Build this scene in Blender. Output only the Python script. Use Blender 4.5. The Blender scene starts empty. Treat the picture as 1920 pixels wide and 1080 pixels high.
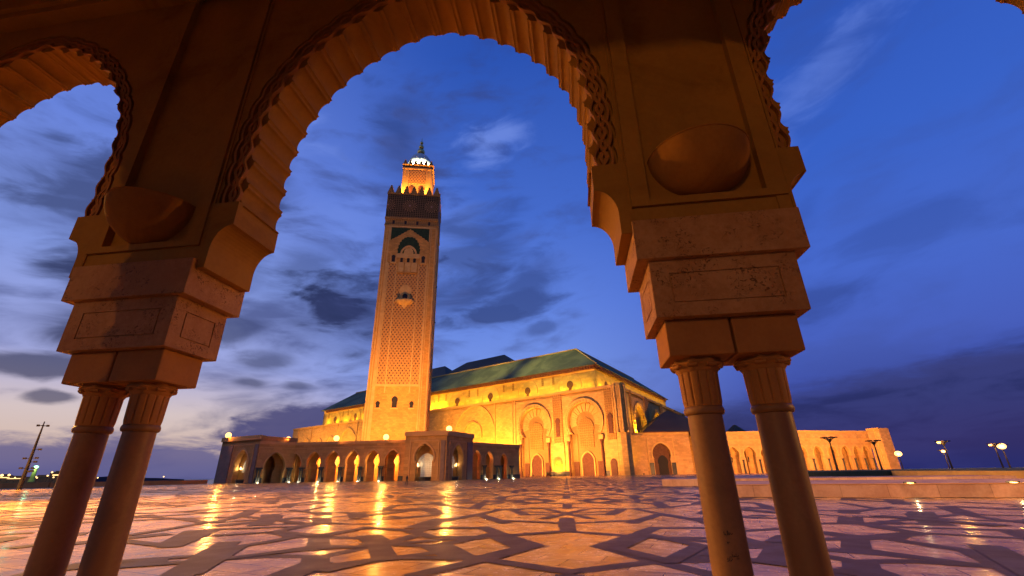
import bpy, bmesh, math, random
from mathutils import Vector, Matrix
from math import sin, cos, pi, radians, hypot, atan2, sqrt
random.seed(7)
S = bpy.context.scene
COL = S.collection

# ------------------------------------------------------------------ camera
PITCH, ROLL, EYE = radians(22.8), radians(0.85), 1.6
fw = Vector((0, cos(PITCH), sin(PITCH))); up0 = Vector((0, -sin(PITCH), cos(PITCH))); r0 = Vector((1, 0, 0))
Rv = cos(ROLL)*r0 - sin(ROLL)*up0; Uv = sin(ROLL)*r0 + cos(ROLL)*up0
cd = bpy.data.cameras.new("camera"); cam = bpy.data.objects.new("camera", cd); COL.objects.link(cam)
cd.sensor_width = 36; cd.lens = 36*831/1920; cd.clip_start = 0.05; cd.clip_end = 60000
m = Matrix((Rv, Uv, -fw)).transposed().to_4x4(); m.translation = Vector((0, 0, EYE)); cam.matrix_world = m
S.camera = cam
S.view_settings.view_transform = 'Standard'; S.view_settings.look = 'None'
S.view_settings.exposure = 0.0; S.view_settings.gamma = 1.0

# ------------------------------------------------------------------ node helper
class NT:
    def __init__(s, tree): s.t = tree; s.n = tree.nodes; s.l = tree.links
    def new(s, typ, **kw):
        n = s.n.new(typ)
        for k, v in kw.items(): setattr(n, k, v)
        return n
    def link(s, a, b): s.l.new(a, b)
    def val(s, sock, v):
        if isinstance(v, bpy.types.NodeSocket): s.l.new(v, sock)
        else: sock.default_value = v
    def math(s, op, a, b=0.0, c=None, clamp=False):
        n = s.new('ShaderNodeMath', operation=op, use_clamp=clamp); s.val(n.inputs[0], a); s.val(n.inputs[1], b)
        if c is not None: s.val(n.inputs[2], c)
        return n.outputs[0]
    def mix(s, f, a, b, blend='MIX'):
        n = s.new('ShaderNodeMix', data_type='RGBA', blend_type=blend)
        s.val(n.inputs[0], f); s.val(n.inputs[6], a); s.val(n.inputs[7], b); return n.outputs[2]
    def ramp(s, f, stops, interp='LINEAR'):
        n = s.new('ShaderNodeValToRGB'); cr = n.color_ramp; cr.interpolation = interp
        while len(cr.elements) < len(stops): cr.elements.new(0.5)
        for e, (p, c) in zip(cr.elements, stops):
            e.position = p; e.color = (c, c, c, 1) if not hasattr(c, '__len__') else (c[0], c[1], c[2], 1)
        s.val(n.inputs[0], f); return n.outputs[0]
    def maprange(s, v, a, b, c=0.0, d=1.0, smooth=True):
        n = s.new('ShaderNodeMapRange'); n.interpolation_type = 'SMOOTHSTEP' if smooth else 'LINEAR'
        s.val(n.inputs[0], v)
        for i, q in enumerate((a, b, c, d)): s.val(n.inputs[1+i], q)
        return n.outputs[0]
    def xyz(s, x, y, z):
        n = s.new('ShaderNodeCombineXYZ'); s.val(n.inputs[0], x); s.val(n.inputs[1], y); s.val(n.inputs[2], z); return n.outputs[0]
    def noise(s, vec, scale, detail=4, rough=0.55, dist=0.0):
        n = s.new('ShaderNodeTexNoise'); s.link(vec, n.inputs['Vector']) if vec is not None else None
        n.inputs['Scale'].default_value = scale; n.inputs['Detail'].default_value = detail
        n.inputs['Roughness'].default_value = rough; n.inputs['Distortion'].default_value = dist
        return n.outputs[0]

def lin(r, g, b):
    f = lambda c: (c/255/12.92) if c/255 <= 0.04045 else ((c/255+0.055)/1.055)**2.4
    return (f(r), f(g), f(b), 1)

# ------------------------------------------------------------------ sky (dusk): Nishita glow + blue hour gradient + drifting clouds
W = bpy.data.worlds.new("World"); S.world = W; W.use_nodes = True
w = NT(W.node_tree); w.n.clear()
out = w.new('ShaderNodeOutputWorld'); bg = w.new('ShaderNodeBackground'); w.link(bg.outputs[0], out.inputs[0])
tc = w.new('ShaderNodeTexCoord'); sep = w.new('ShaderNodeSeparateXYZ'); w.link(tc.outputs['Generated'], sep.inputs[0])
X, Y, Z = sep.outputs
el = w.math('MULTIPLY', w.math('ARCSINE', Z), 57.2958)
az = w.math('MULTIPLY', w.math('ARCTAN2', X, Y), 57.2958)
e01 = w.math('DIVIDE', el, 90.0, clamp=True)
def st(l): return [(d/90.0, lin(*c)) for d, c in l]
left = w.ramp(e01, st([(0, (140, 132, 168)), (2.5, (214, 186, 170)), (6, (214, 196, 196)), (11, (160, 168, 222)), (20, (132, 154, 226)), (32, (104, 132, 220)), (50, (62, 98, 192)), (75, (34, 66, 148))]))
right = w.ramp(e01, st([(0, (40, 46, 112)), (5, (56, 66, 150)), (12, (72, 96, 190)), (20, (72, 106, 206)), (32, (56, 98, 200)), (50, (42, 82, 180)), (75, (30, 62, 148))]))
midc = w.ramp(e01, st([(0, (120, 130, 200)), (5, (128, 148, 222)), (12, (120, 150, 232)), (20, (98, 132, 224)), (32, (70, 108, 205)), (50, (44, 84, 180)), (75, (30, 62, 148))]))
c1 = w.mix(w.maprange(az, -36.0, -6.0), left, midc)
sky = w.mix(w.maprange(az, 2.0, 34.0), c1, right)
# cloud noise in a squashed direction space
elx = w.math('MULTIPLY', el, 0.055); azx = w.math('MULTIPLY', az, 0.030)
# streaks drift along a slanted axis
sx = w.math('ADD', w.math('MULTIPLY', azx, 0.9), w.math('MULTIPLY', elx, 0.30))
sy = w.math('SUBTRACT', w.math('MULTIPLY', elx, 1.35), w.math('MULTIPLY', azx, 0.35))
cv = w.xyz(sx, sy, 3.7)
nA = w.noise(cv, 2.2, 6, 0.55, 0.5)
nB = w.noise(w.xyz(w.math('MULTIPLY', sx, 1.5), w.math('MULTIPLY', sy, 1.7), 9.1), 2.6, 6, 0.55, 0.5)
def blob(a, e, ra, re, tilt=0.0, edge=0.55):
    # soft elliptical cloud mass, centre (azimuth, elevation), radii in degrees, ragged by noise
    da = w.math('SUBTRACT', az, a); de = w.math('SUBTRACT', el, e)
    t = radians(tilt)
    x = w.math('ADD', w.math('MULTIPLY', da, cos(t)/ra), w.math('MULTIPLY', de, sin(t)/ra))
    y = w.math('SUBTRACT', w.math('MULTIPLY', de, cos(t)/re), w.math('MULTIPLY', da, sin(t)/re))
    r = w.math('SQRT', w.math('ADD', w.math('MULTIPLY', x, x), w.math('MULTIPLY', y, y)))
    r = w.math('ADD', r, w.math('MULTIPLY', w.math('SUBTRACT', nB, 0.5), 3.6))
    r = w.math('ADD', r, w.math('MULTIPLY', w.math('SUBTRACT', nA, 0.5), 2.4))
    return w.maprange(r, 1.0+edge*0.5, 1.0-edge, 0.0, 1.0)
def union(L):
    o = L[0]
    for q in L[1:]: o = w.math('MAXIMUM', o, q)
    return o
#CLOUDS
CL = [(-20.5, 19, 9, 5.0, 8, .9, 1), (0, 20.5, 6, 2.4, 14, .9, .7), (-33, 15.5, 4, 1.6, 10, .8, .75), (-6, 22.5, 7, 3.0, 18, .9, .7), (-27, 24, 4, 2.5, 10, 1, .5), (-42, 19, 7, 3.2, -8, .8, .95), (-39, 26, 7.5, 6.5, -12, .9, .8), (-48, 25, 7, 5, 5, .9, .75), (-34, 31, 3.5, 4, 0, .9, .4), (-44.5, 17.5, 4.5, 2.4, -10, .8, .95), (-45.5, 13.2, 4.5, 1.9, 4, .8, .9),
      (-47.5, 9.6, 3, 1.0, 3, .8, .85), (-46.0, 7.0, 1.6, .45, 0, .8, .8),
      (-22, 19.0, 7.5, 3.4, 4, .6, 1), (-15, 21.5, 5.5, 3.4, 15, .7, .85), (-29.5, 12.0, 3.0, 1.2, 8, .9, .7), (-31, 9.7, 2.2, .6, 0, .8, .75), (-26, 9.6, 1.6, .4, 0, .8, .7),
      (-17, 40, 4.5, 5.5, 30, 1, .55), (-5, 28, 6, 4, 20, 1, .55), (2.5, 23.5, 6, 2.8, 25, 1, .6), (-4, 19.0, 5.5, 1.7, 12, .7, .75), (4, 17.5, 3.5, 1.0, 12, .7, .5),
      (36, 17.5, 7, 2.2, 4, 1, .45), (32, 25, 5, 2, 10, 1, .22), (46, 22, 7, 3, 5, 1, .3)]
dark = union([w.math('MULTIPLY', blob(*c[:6]), c[6]) for c in CL])
LT = [(-3.5, 41, 4.5, 2.6, 20, 1, .55), (44, 39, 8, 2.6, 22, 1, .28), (-38, 40, 7, 5, 0, 1, .6), (-9, 30, 5, 7, 20, 1, .22), (34, 34, 5, 3, 20, 1, .14), (-21, 30, 5, 5, 20, 1, .25)]
light = union([w.math('MULTIPLY', blob(*c[:6]), c[6]) for c in LT])
sky = w.mix(light, sky, lin(128, 156, 240))
dk = w.mix(w.maprange(az, -30.0, 15.0), w.mix(w.maprange(el, 5.0, 18.0), lin(60, 64, 98), lin(36, 44, 84)), lin(34, 46, 100))
sky = w.mix(w.math('MULTIPLY', dark, 0.95), sky, dk)
gen = w.math('MULTIPLY', w.maprange(w.math('ADD', w.math('MULTIPLY', nA, .7), w.math('MULTIPLY', nB, .3)), 0.47, 0.66), w.maprange(az, 22.0, -8.0, 0.2, 0.75))
sky = w.mix(gen, sky, w.mix(w.maprange(el, 40.0, 60.0), lin(60, 70, 122), lin(42, 64, 138)))
# low banks over the sea: ragged tops, thin streaks of light below
rag = w.math('MULTIPLY', w.math('SUBTRACT', w.noise(w.xyz(w.math('MULTIPLY', az, .16), w.math('MULTIPLY', el, .55), 1.0), 1.0, 8, .62, .4), .5), 5.0)
def band(topl, az0, az1, col, k, base, lo=-5, soft=1.1, bot=None):
    # topl: [(azimuth, top elevation)]; piecewise linear through a ramp
    f = w.maprange(az, az0, az1, 0.0, 1.0, False)
    tp = w.math('MULTIPLY', w.ramp(f, [((a-az0)/(az1-az0), t/30.0) for a, t in topl]), 30.0)
    up = w.maprange(w.math('SUBTRACT', w.math('ADD', tp, rag), el), -soft*.4, soft, 0.0, 1.0)
    if bot: up = w.math('MULTIPLY', up, w.maprange(w.math('ADD', el, w.math('MULTIPLY', rag, -.25)), bot-.35, bot+.45, 0.0, 1.0))
    return w.mix(w.math('MULTIPLY', up, k), base, col)
sky = band([(-60, 3.6), (-40, 3.9), (-30, 3.3), (-10, 1.0), (10, 0.0)], -60, 10, lin(96, 94, 142), .9, sky)
sky = band([(-40, 0.0), (-34, 3.5), (-31, 6.2), (-24, 8.2), (-16, 8.6), (-6, 4.5), (2, 0.0)], -40, 2, lin(72, 72, 122), .93, sky, bot=3.7)
sky = band([(12, 0.0), (17, 6.0), (24, 7.2), (32, 8.2), (46, 10.4), (60, 11)], 12, 60, w.mix(w.maprange(nB, .42, .6), lin(38, 42, 88), lin(54, 58, 112)), .84, sky, soft=2.4)
sky = w.mix(w.math('MULTIPLY', w.maprange(el, 7.0, 2.0, 0.0, .55), w.maprange(az, 20.0, 45.0)), sky, lin(58, 50, 108))
sky = w.mix(w.maprange(el, 2.2, 0.0, 0.0, 0.5), sky, w.mix(w.maprange(az, -10.0, 20.0), lin(96, 98, 150), lin(34, 44, 112)))
nis = w.new('ShaderNodeTexSky'); nis.sky_type = 'NISHITA'; nis.sun_disc = False
nis.sun_elevation = radians(-3.0) if False else radians(0.0); nis.sun_rotation = radians(-55); nis.air_density = 1.5
# below the horizon
sky = w.mix(w.maprange(el, -0.2, -3.0), sky, lin(30, 28, 46))
nsc = w.mix(1.0, nis.outputs[0], (0.002, 0.002, 0.002, 1), 'MULTIPLY')
fin = w.mix(1.0, sky, nsc, 'ADD')
w.link(fin, bg.inputs[0]); bg.inputs[1].default_value = 0.98

# ------------------------------------------------------------------ mesh builder
class MB:
    def __init__(s): s.v = []; s.f = []
    def add(s, vs, fs):
        o = len(s.v); s.v += [tuple(p) for p in vs]; s.f += [tuple(i+o for i in f) for f in fs]; return s
    def box(s, x0, x1, y0, y1, z0, z1):
        return s.add([(x, y, z) for z in (z0, z1) for y in (y0, y1) for x in (x0, x1)],
                     [(0, 2, 3, 1), (4, 5, 7, 6), (0, 1, 5, 4), (2, 6, 7, 3), (0, 4, 6, 2), (1, 3, 7, 5)])
    def prism(s, poly, y0, y1):
        n = len(poly)
        return s.add([(x, y0, z) for x, z in poly]+[(x, y1, z) for x, z in poly],
                     [tuple(range(n)), tuple(range(2*n-1, n-1, -1))]+[(i, i+n, (i+1) % n+n, (i+1) % n) for i in range(n)])
    def slab(s, poly, z0, z1):
        n = len(poly)
        return s.add([(x, y, z0) for x, y in poly]+[(x, y, z1) for x, y in poly],
                     [tuple(range(n)), tuple(range(2*n-1, n-1, -1))]+[(i, i+n, (i+1) % n+n, (i+1) % n) for i in range(n)])
    def rev(s, prof, cx=0, cy=0, n=24, rf=None, cap=True):
        vs = []; fs = []
        for j, (r, z) in enumerate(prof):
            for i in range(n):
                a = 2*pi*i/n; rr = r if rf is None else rf(r, z, a)
                vs.append((cx+rr*cos(a), cy+rr*sin(a), z))
        for j in range(len(prof)-1):
            for i in range(n):
                fs.append((j*n+i, j*n+(i+1) % n, (j+1)*n+(i+1) % n, (j+1)*n+i))
        if cap: fs += [tuple(range(n))[::-1], tuple((len(prof)-1)*n+i for i in range(n))]
        return s.add(vs, fs)
    def tube(s, pts, r, n=6, r2=None):
        vs = []; fs = []; P = [Vector(p) for p in pts]
        for k, p in enumerate(P):
            d = (P[min(k+1, len(P)-1)]-P[max(k-1, 0)]).normalized()
            a = d.cross(Vector((0, 0, 1)));
            if a.length < 1e-3: a = Vector((1, 0, 0))
            a.normalize(); b = d.cross(a)
            rr = r if r2 is None else r+(r2-r)*k/(len(P)-1)
            for i in range(n): vs.append(p+a*rr*cos(2*pi*i/n)+b*rr*sin(2*pi*i/n))
        for k in range(len(P)-1):
            for i in range(n): fs.append((k*n+i, k*n+(i+1) % n, (k+1)*n+(i+1) % n, (k+1)*n+i))
        fs += [tuple(range(n))[::-1], tuple((len(P)-1)*n+i for i in range(n))]
        return s.add(vs, fs)
    def pyr(s, x0, x1, y0, y1, z0, ax0, ax1, ay0, ay1, z1):
        return s.add([(x0, y0, z0), (x1, y0, z0), (x1, y1, z0), (x0, y1, z0), (ax0, ay0, z1), (ax1, ay0, z1), (ax1, ay1, z1), (ax0, ay1, z1)],
                     [(3, 2, 1, 0), (4, 5, 6, 7), (0, 1, 5, 4), (1, 2, 6, 5), (2, 3, 7, 6), (3, 0, 4, 7)])
    def build(s, name, mat, parent=None, smooth=False, bevel=0.0, loc=None, rz=0.0):
        me = bpy.data.meshes.new(name); me.from_pydata(s.v, [], s.f); me.validate()
        bm = bmesh.new(); bm.from_mesh(me)
        bmesh.ops.remove_doubles(bm, verts=bm.verts, dist=1e-5) if smooth else None
        bmesh.ops.recalc_face_normals(bm, faces=bm.faces)
        if bevel:
            es = [e for e in bm.edges if len(e.link_faces) == 2 and e.calc_face_angle(0) > 0.6]
            bmesh.ops.bevel(bm, geom=es, offset=bevel, segments=2, affect='EDGES', profile=0.6)
        if smooth:
            for f in bm.faces: f.smooth = True
            for e in bm.edges:
                if len(e.link_faces) == 2 and e.calc_face_angle(0) > 0.9: e.smooth = False
        bm.to_mesh(me); bm.free()
        me.materials.append(mat)
        o = bpy.data.objects.new(name, me); COL.objects.link(o)
        if parent: o.parent = parent
        if loc is not None: o.location = loc
        o.rotation_euler.z = rz
        return o
def tag(o, label=None, cat=None, group=None, kind=None):
    if label: o['label'] = label
    if cat: o['category'] = cat
    if group: o['group'] = group
    if kind: o['kind'] = kind
    return o
def thing(name, label, cat, loc=(0, 0, 0), rz=0.0, group=None):
    o = bpy.data.objects.new(name, None); COL.objects.link(o); o.location = loc; o.rotation_euler.z = rz
    o.empty_display_size = 0.5
    return tag(o, label, cat, group)
def dup(root, loc, rz, label, group=None):
    def cp(o, par):
        c = o.copy(); COL.objects.link(c)
        if par: c.parent = par
        for ch in list(o.children): cp(ch, c)
        return c
    r = cp(root, None); r.location = loc; r.rotation_euler.z = rz; r['label'] = label
    if group: r['group'] = group
    return r
def P2(a, D): return Vector((D*sin(radians(a)), D*cos(radians(a))))

# ------------------------------------------------------------------ materials
def pbsdf(name):
    mt = bpy.data.materials.new(name); mt.use_nodes = True; t = NT(mt.node_tree)
    b = t.n['Principled BSDF']; return mt, t, b
def stone(name, c1, c2, nscale=1.0, rough=0.75, bump=0.3, blocks=None, mortar=0.55, pits=0.0, carve=None, bdist=0.02, stains=0.35, spec=0.12):
    mt, t, b = pbsdf(name)
    tcn = t.new('ShaderNodeTexCoord'); v = tcn.outputs['Object']
    n1 = t.noise(v, 0.9*nscale, 6, 0.6, 0.4); n2 = t.noise(v, 14*nscale, 5, 0.65)
    f = t.math('ADD', t.math('MULTIPLY', n1, 0.7), t.math('MULTIPLY', n2, 0.3))
    col = t.mix(t.maprange(f, 0.38, 0.64), c1, c2)
    st_ = t.noise(v, 0.35*nscale, 5, 0.7, 1.2)
    col = t.mix(t.math('MULTIPLY', t.maprange(st_, 0.52, 0.75), stains), col, (c1[0]*.45, c1[1]*.42, c1[2]*.4, 1))
    h = t.math('MULTIPLY', n2, 0.35)
    if blocks:
        bw, bh, ms = blocks
        s3 = t.new('ShaderNodeSeparateXYZ'); t.link(v, s3.inputs[0])
        vv = t.xyz(t.math('ADD', s3.outputs[0], s3.outputs[1]), s3.outputs[2], 0.0)
        br = t.new('ShaderNodeTexBrick'); t.link(vv, br.inputs['Vector'])
        br.inputs['Scale'].default_value = 1.0; br.inputs['Brick Width'].default_value = bw; br.inputs['Row Height'].default_value = bh
        br.inputs['Mortar Size'].default_value = ms; br.inputs['Mortar Smooth'].default_value = 0.2
        br.inputs['Color1'].default_value = (.80, .80, .80, 1); br.inputs['Color2'].default_value = (1.12, 1.1, 1.06, 1)
        br.inputs['Mortar'].default_value = (mortar, mortar, mortar*.95, 1)
        col = t.mix(1.0, col, br.outputs['Color'], 'MULTIPLY')
        h = t.math('SUBTRACT', h, t.math('MULTIPLY', br.outputs['Fac'], 0.9))
    if pits:
        vo = t.new('ShaderNodeTexNoise'); t.link(v, vo.inputs['Vector']); vo.inputs['Scale'].default_value = 26*nscale; vo.inputs['Detail'].default_value = 6; vo.inputs['Distortion'].default_value = 1.5
        pf = t.maprange(vo.outputs[0], 0.55, 0.66)
        msk = t.maprange(t.noise(v, 2.6*nscale, 3), 0.42, 0.6)
        pf = t.math('MULTIPLY', pf, msk)
        col = t.mix(t.math('MULTIPLY', pf, pits), col, (c1[0]*.3, c1[1]*.28, c1[2]*.26, 1))
        h = t.math('SUBTRACT', h, t.math('MULTIPLY', pf, 1.2))
    if carve:
        sc, dep = carve
        s4 = t.new('ShaderNodeSeparateXYZ'); t.link(v, s4.inputs[0])
        xx = t.math('ADD', s4.outputs[0], s4.outputs[1])
        v2 = t.xyz(xx, s4.outputs[2], 0.0)
        vo2 = t.new('ShaderNodeTexVoronoi'); vo2.feature = 'DISTANCE_TO_EDGE'; t.link(v2, vo2.inputs['Vector']); vo2.inputs['Scale'].default_value = sc; vo2.inputs['Randomness'].default_value = 0.35
        ef = t.maprange(vo2.outputs['Distance'], 0.04, 0.16)
        col = t.mix(t.math('MULTIPLY', ef, dep), col, (c1[0]*.35, c1[1]*.28, c1[2]*.22, 1))
        h = t.math('SUBTRACT', h, t.math('MULTIPLY', ef, 1.0))
    t.link(col, b.inputs['Base Color'])
    t.link(t.maprange(n1, 0.3, 0.7, rough-0.08, min(rough+0.1, 1.0)), b.inputs['Roughness'])
    b.inputs['Specular IOR Level'].default_value = spec
    if bump:
        bp = t.new('ShaderNodeBump'); bp.inputs['Strength'].default_value = bump; bp.inputs['Distance'].default_value = bdist
        t.link(h, bp.inputs['Height']); t.link(bp.outputs[0], b.inputs['Normal'])
    return mt
def plain(name, c, rough=0.6, metal=0.0, emit=None, es=0.0):
    mt, t, b = pbsdf(name)
    tcn = t.new('ShaderNodeTexCoord'); n = t.noise(tcn.outputs['Object'], 3.0, 4, .6)
    t.link(t.mix(t.maprange(n, .35, .65), (c[0]*.8, c[1]*.8, c[2]*.8, 1), (c[0]*1.15, c[1]*1.15, c[2]*1.15, 1)), b.inputs['Base Color'])
    b.inputs['Roughness'].default_value = rough; b.inputs['Metallic'].default_value = metal
    if emit: b.inputs['Emission Color'].default_value = (*emit, 1); b.inputs['Emission Strength'].default_value = es
    return mt
SODIUM = (1.0, 0.44, 0.07); YELLOW = (1.0, 0.56, 0.02); ORANGE = (1.0, 0.40, 0.11)
M = {}
M['arc'] = stone('arcade_plaster', (.30, .145, .020, 1), (.37, .18, .026, 1), 1.0, .78, .35, bdist=.01, stains=.5)
M['arcm'] = stone('bowl_plaster', (.30, .125, .02, 1), (.36, .155, .026, 1), 1.6, .9, .35, bdist=.008, stains=.5, spec=.05)
M['arcblock'] = stone('arcade_travertine', (.34, .155, .045, 1), (.47, .245, .085, 1), 1.0, .65, .8, pits=.8, bdist=.012, stains=.3)
M['arccarve'] = stone('arcade_carved', (.31, .128, .028, 1), (.38, .16, .036, 1), 2.0, .7, .5, bdist=.01)
M['arccol'] = stone('column_marble', (.20, .092, .028, 1), (.26, .122, .04, 1), 1.4, .5, .12, bdist=.006, stains=.3, spec=.22)
M['wall'] = stone('ashlar', (.54, .33, .085, 1), (.64, .40, .115, 1), .06, .75, .5, blocks=(2.6, 1.25, .05), mortar=.72, bdist=.15)
M['wallup'] = stone('ashlar_upper', (.56, .36, .085, 1), (.66, .43, .11, 1), .05, .75, .4, blocks=(4.0, 2.0, .05), mortar=.8, bdist=.12)
M['tower'] = stone('tower_ashlar', (.50, .255, .05, 1), (.60, .32, .07, 1), .08, .75, .5, blocks=(2.2, 1.1, .05), mortar=.66, bdist=.12)
M['carved'] = stone('carved_stone', (.46, .26, .065, 1), (.57, .33, .09, 1), .15, .8, .9, carve=(.62, .55), bdist=.3)
M['carvefine'] = stone('carved_panel', (.50, .30, .08, 1), (.61, .38, .11, 1), .2, .8, .9, carve=(1.1, .45), bdist=.25)
M['trim'] = stone('trim_stone', (.53, .32, .085, 1), (.63, .40, .115, 1), .3, .7, .3, bdist=.05)
M['riad'] = stone('riad_wall', (.40, .205, .06, 1), (.49, .26, .085, 1), .12, .75, .4, blocks=(3.2, 1.1, .04), mortar=.8, bdist=.08)
M['riadtrim'] = stone('riad_trim', (.44, .23, .075, 1), (.53, .285, .10, 1), .2, .7, .3, bdist=.05)
M['granite'] = stone('dark_granite', (.035, .032, .03, 1), (.06, .055, .05, 1), .6, .35, .1, stains=.1)
M['curve'] = stone('rose_ashlar', (.50, .28, .085, 1), (.60, .35, .12, 1), .1, .75, .5, blocks=(2.4, 1.2, .04), mortar=.8, bdist=.1)
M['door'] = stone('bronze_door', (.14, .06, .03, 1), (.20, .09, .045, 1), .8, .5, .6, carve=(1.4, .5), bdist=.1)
M['dark'] = plain('shadowed_opening', (.02, .016, .013), .9)
M['glass'] = plain('window_glass', (.06, .05, .04), .3)
M['metal'] = plain('dark_metal', (.022, .018, .016), .5, .6)
M['gold'] = plain('brass', (.75, .55, .16), .28, 1.0)
M['zellig'] = None
def lamp_mat(name, c, s): return plain(name, c, .4, 0, c, s)
M['lampwarm'] = lamp_mat('sodium_glow', (1.0, .52, .14), 3.4)
M['lampsoft'] = lamp_mat('soft_glow', (1.0, .60, .22), 2.6)
M['white'] = lamp_mat('cool_glow', (1.0, .93, .70), 2.5)
M['green'] = lamp_mat('green_glow', (.30, 1.0, .50), 3.0)

def mat_paving():
    mt, t, b = pbsdf('polished_travertine')
    v = t.new('ShaderNodeTexCoord').outputs['Object']
    mp = t.new('ShaderNodeMapping'); t.link(v, mp.inputs[0]); mp.inputs['Rotation'].default_value = (0, 0, radians(24)); v1 = mp.outputs[0]
    br = t.new('ShaderNodeTexBrick'); t.link(v1, br.inputs['Vector']); br.inputs['Scale'].default_value = 1.0
    br.inputs['Brick Width'].default_value = 1.3; br.inputs['Row Height'].default_value = .66; br.inputs['Mortar Size'].default_value = .013
    br.inputs['Color1'].default_value = (.66, .63, .60, 1); br.inputs['Color2'].default_value = (1.2, 1.19, 1.18, 1); br.inputs['Mortar'].default_value = (.28, .25, .22, 1)
    n1 = t.noise(v, 1.3, 6, .6, .5); n2 = t.noise(v, 9, 6, .7, .3); n3 = t.noise(v, .22, 4, .6)
    col = t.mix(t.maprange(n1, .35, .68), (.44, .25, .08, 1), (.66, .42, .155, 1))
    col = t.mix(t.math('MULTIPLY', t.maprange(n2, .56, .72), .28), col, (.30, .19, .13, 1))
    col = t.mix(t.math('MULTIPLY', t.maprange(n3, .5, .7), .35), col, (.40, .27, .20, 1))
    spots = t.noise(v, 3.1, 3, .5, 2.0)
    col = t.mix(t.math('MULTIPLY', t.maprange(spots, .70, .76), .7), col, (.12, .07, .05, 1))
    col = t.mix(1.0, col, br.outputs['Color'], 'MULTIPLY')
    t.link(col, b.inputs['Base Color'])
    t.link(t.math('ADD', t.maprange(n1, .3, .7, .17, .27), t.math('MULTIPLY', t.maprange(n2, .5, .75), .10)), b.inputs['Roughness'])
    b.inputs['Specular IOR Level'].default_value = .12
    bp = t.new('ShaderNodeBump'); bp.inputs['Strength'].default_value = .08; bp.inputs['Distance'].default_value = .01
    h = t.math('SUBTRACT', t.math('ADD', t.math('MULTIPLY', n3, .6), t.math('MULTIPLY', n2, .15)), t.math('MULTIPLY', br.outputs['Fac'], .5))
    t.link(h, bp.inputs['Height']); t.link(bp.outputs[0], b.inputs['Normal'])
    return mt
M['pave'] = mat_paving()
def mat_band():
    mt, t, b = pbsdf('flamed_granite_band')
    v = t.new('ShaderNodeTexCoord').outputs['Object']
    n1 = t.noise(v, 60, 3, .7); n2 = t.noise(v, 1.1, 5, .6)
    col = t.mix(t.maprange(n1, .35, .65), (.06, .035, .018, 1), (.115, .072, .04, 1))
    col = t.mix(t.math('MULTIPLY', t.maprange(n2, .45, .7), .4), col, (.07, .05, .04, 1))
    t.link(col, b.inputs['Base Color']); t.link(t.maprange(n2, .3, .7, .45, .6), b.inputs['Roughness']); b.inputs['Specular IOR Level'].default_value = .15
    bp = t.new('ShaderNodeBump'); bp.inputs['Strength'].default_value = .2; bp.inputs['Distance'].default_value = .004
    t.link(n1, bp.inputs['Height']); t.link(bp.outputs[0], b.inputs['Normal'])
    return mt
M['band'] = mat_band()
def mat_roof(name, c1, c2):
    mt, t, b = pbsdf(name)
    v = t.new('ShaderNodeTexCoord').outputs['Object']
    s3 = t.new('ShaderNodeSeparateXYZ'); t.link(v, s3.inputs[0])
    wv = t.math('SINE', t.math('MULTIPLY', t.math('ADD', s3.outputs[0], s3.outputs[1]), 5.0))
    n = t.noise(v, .05, 5, .6, .5); n2 = t.noise(v, .9, 4, .6)
    col = t.mix(t.maprange(n, .38, .62), c1, c2)
    col = t.mix(t.math('MULTIPLY', n2, .5), col, (c1[0]*.5, c1[1]*.5, c1[2]*.5, 1))
    t.link(col, b.inputs['Base Color']); b.inputs['Roughness'].default_value = .62; b.inputs['Specular IOR Level'].default_value = .3
    bp = t.new('ShaderNodeBump'); bp.inputs['Strength'].default_value = .5; bp.inputs['Distance'].default_value = .3
    t.link(t.math('ADD', wv, t.math('MULTIPLY', n2, 1.0)), bp.inputs['Height']); t.link(bp.outputs[0], b.inputs['Normal'])
    return mt
M['roof'] = mat_roof('green_glazed_tile', (.085, .105, .028, 1), (.19, .22, .07, 1))
M['roofdk'] = mat_roof('dark_green_tile', (.085, .062, .022, 1), (.12, .09, .035, 1))
def mat_zellig():
    mt, t, b = pbsdf('zellige_mosaic')
    v = t.new('ShaderNodeTexCoord').outputs['Object']
    s3 = t.new('ShaderNodeSeparateXYZ'); t.link(v, s3.inputs[0])
    xx = t.math('ADD', s3.outputs[0], s3.outputs[1]); zz = t.math('SUBTRACT', s3.outputs[2], 212.0)
    # rosettes at 14 m pitch
    px = t.math('SUBTRACT', t.math('MULTIPLY', t.math('FRACT', t.math('ADD', t.math('DIVIDE', xx, 18.0), .5)), 18.0), 9.0)
    r = t.math('SQRT', t.math('ADD', t.math('MULTIPLY', px, px), t.math('MULTIPLY', zz, zz)))
    a = t.math('ARCTAN2', zz, px)
    pet = t.math('SINE', t.math('MULTIPLY', a, 16.0))
    ring = t.math('SINE', t.math('MULTIPLY', r, 2.6))
    rr = t.math('MULTIPLY', t.maprange(t.math('MULTIPLY', pet, ring), .15, .5), t.maprange(r, 6.5, 5.2))
    vo = t.new('ShaderNodeTexVoronoi'); vo.feature = 'DISTANCE_TO_EDGE'; t.link(t.xyz(xx, s3.outputs[2], 0.0), vo.inputs['Vector']); vo.inputs['Scale'].default_value = .55; vo.inputs['Randomness'].default_value = .2
    bgp = t.math('MULTIPLY', t.maprange(vo.outputs['Distance'], .12, .03), t.maprange(r, 5.2, 6.6))
    col = t.mix(t.math('MULTIPLY', rr, .9), (.045, .034, .012, 1), (.55, .30, .11, 1))
    col = t.mix(t.math('MULTIPLY', bgp, .75), col, (.33, .20, .08, 1))
    core = t.maprange(r, 1.1, .8); col = t.mix(core, col, (.35, .2, .12, 1))
    t.link(col, b.inputs['Base Color']); b.inputs['Roughness'].default_value = .6; b.inputs['Specular IOR Level'].default_value = .08
    return mt
M['zellig'] = mat_zellig()
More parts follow.
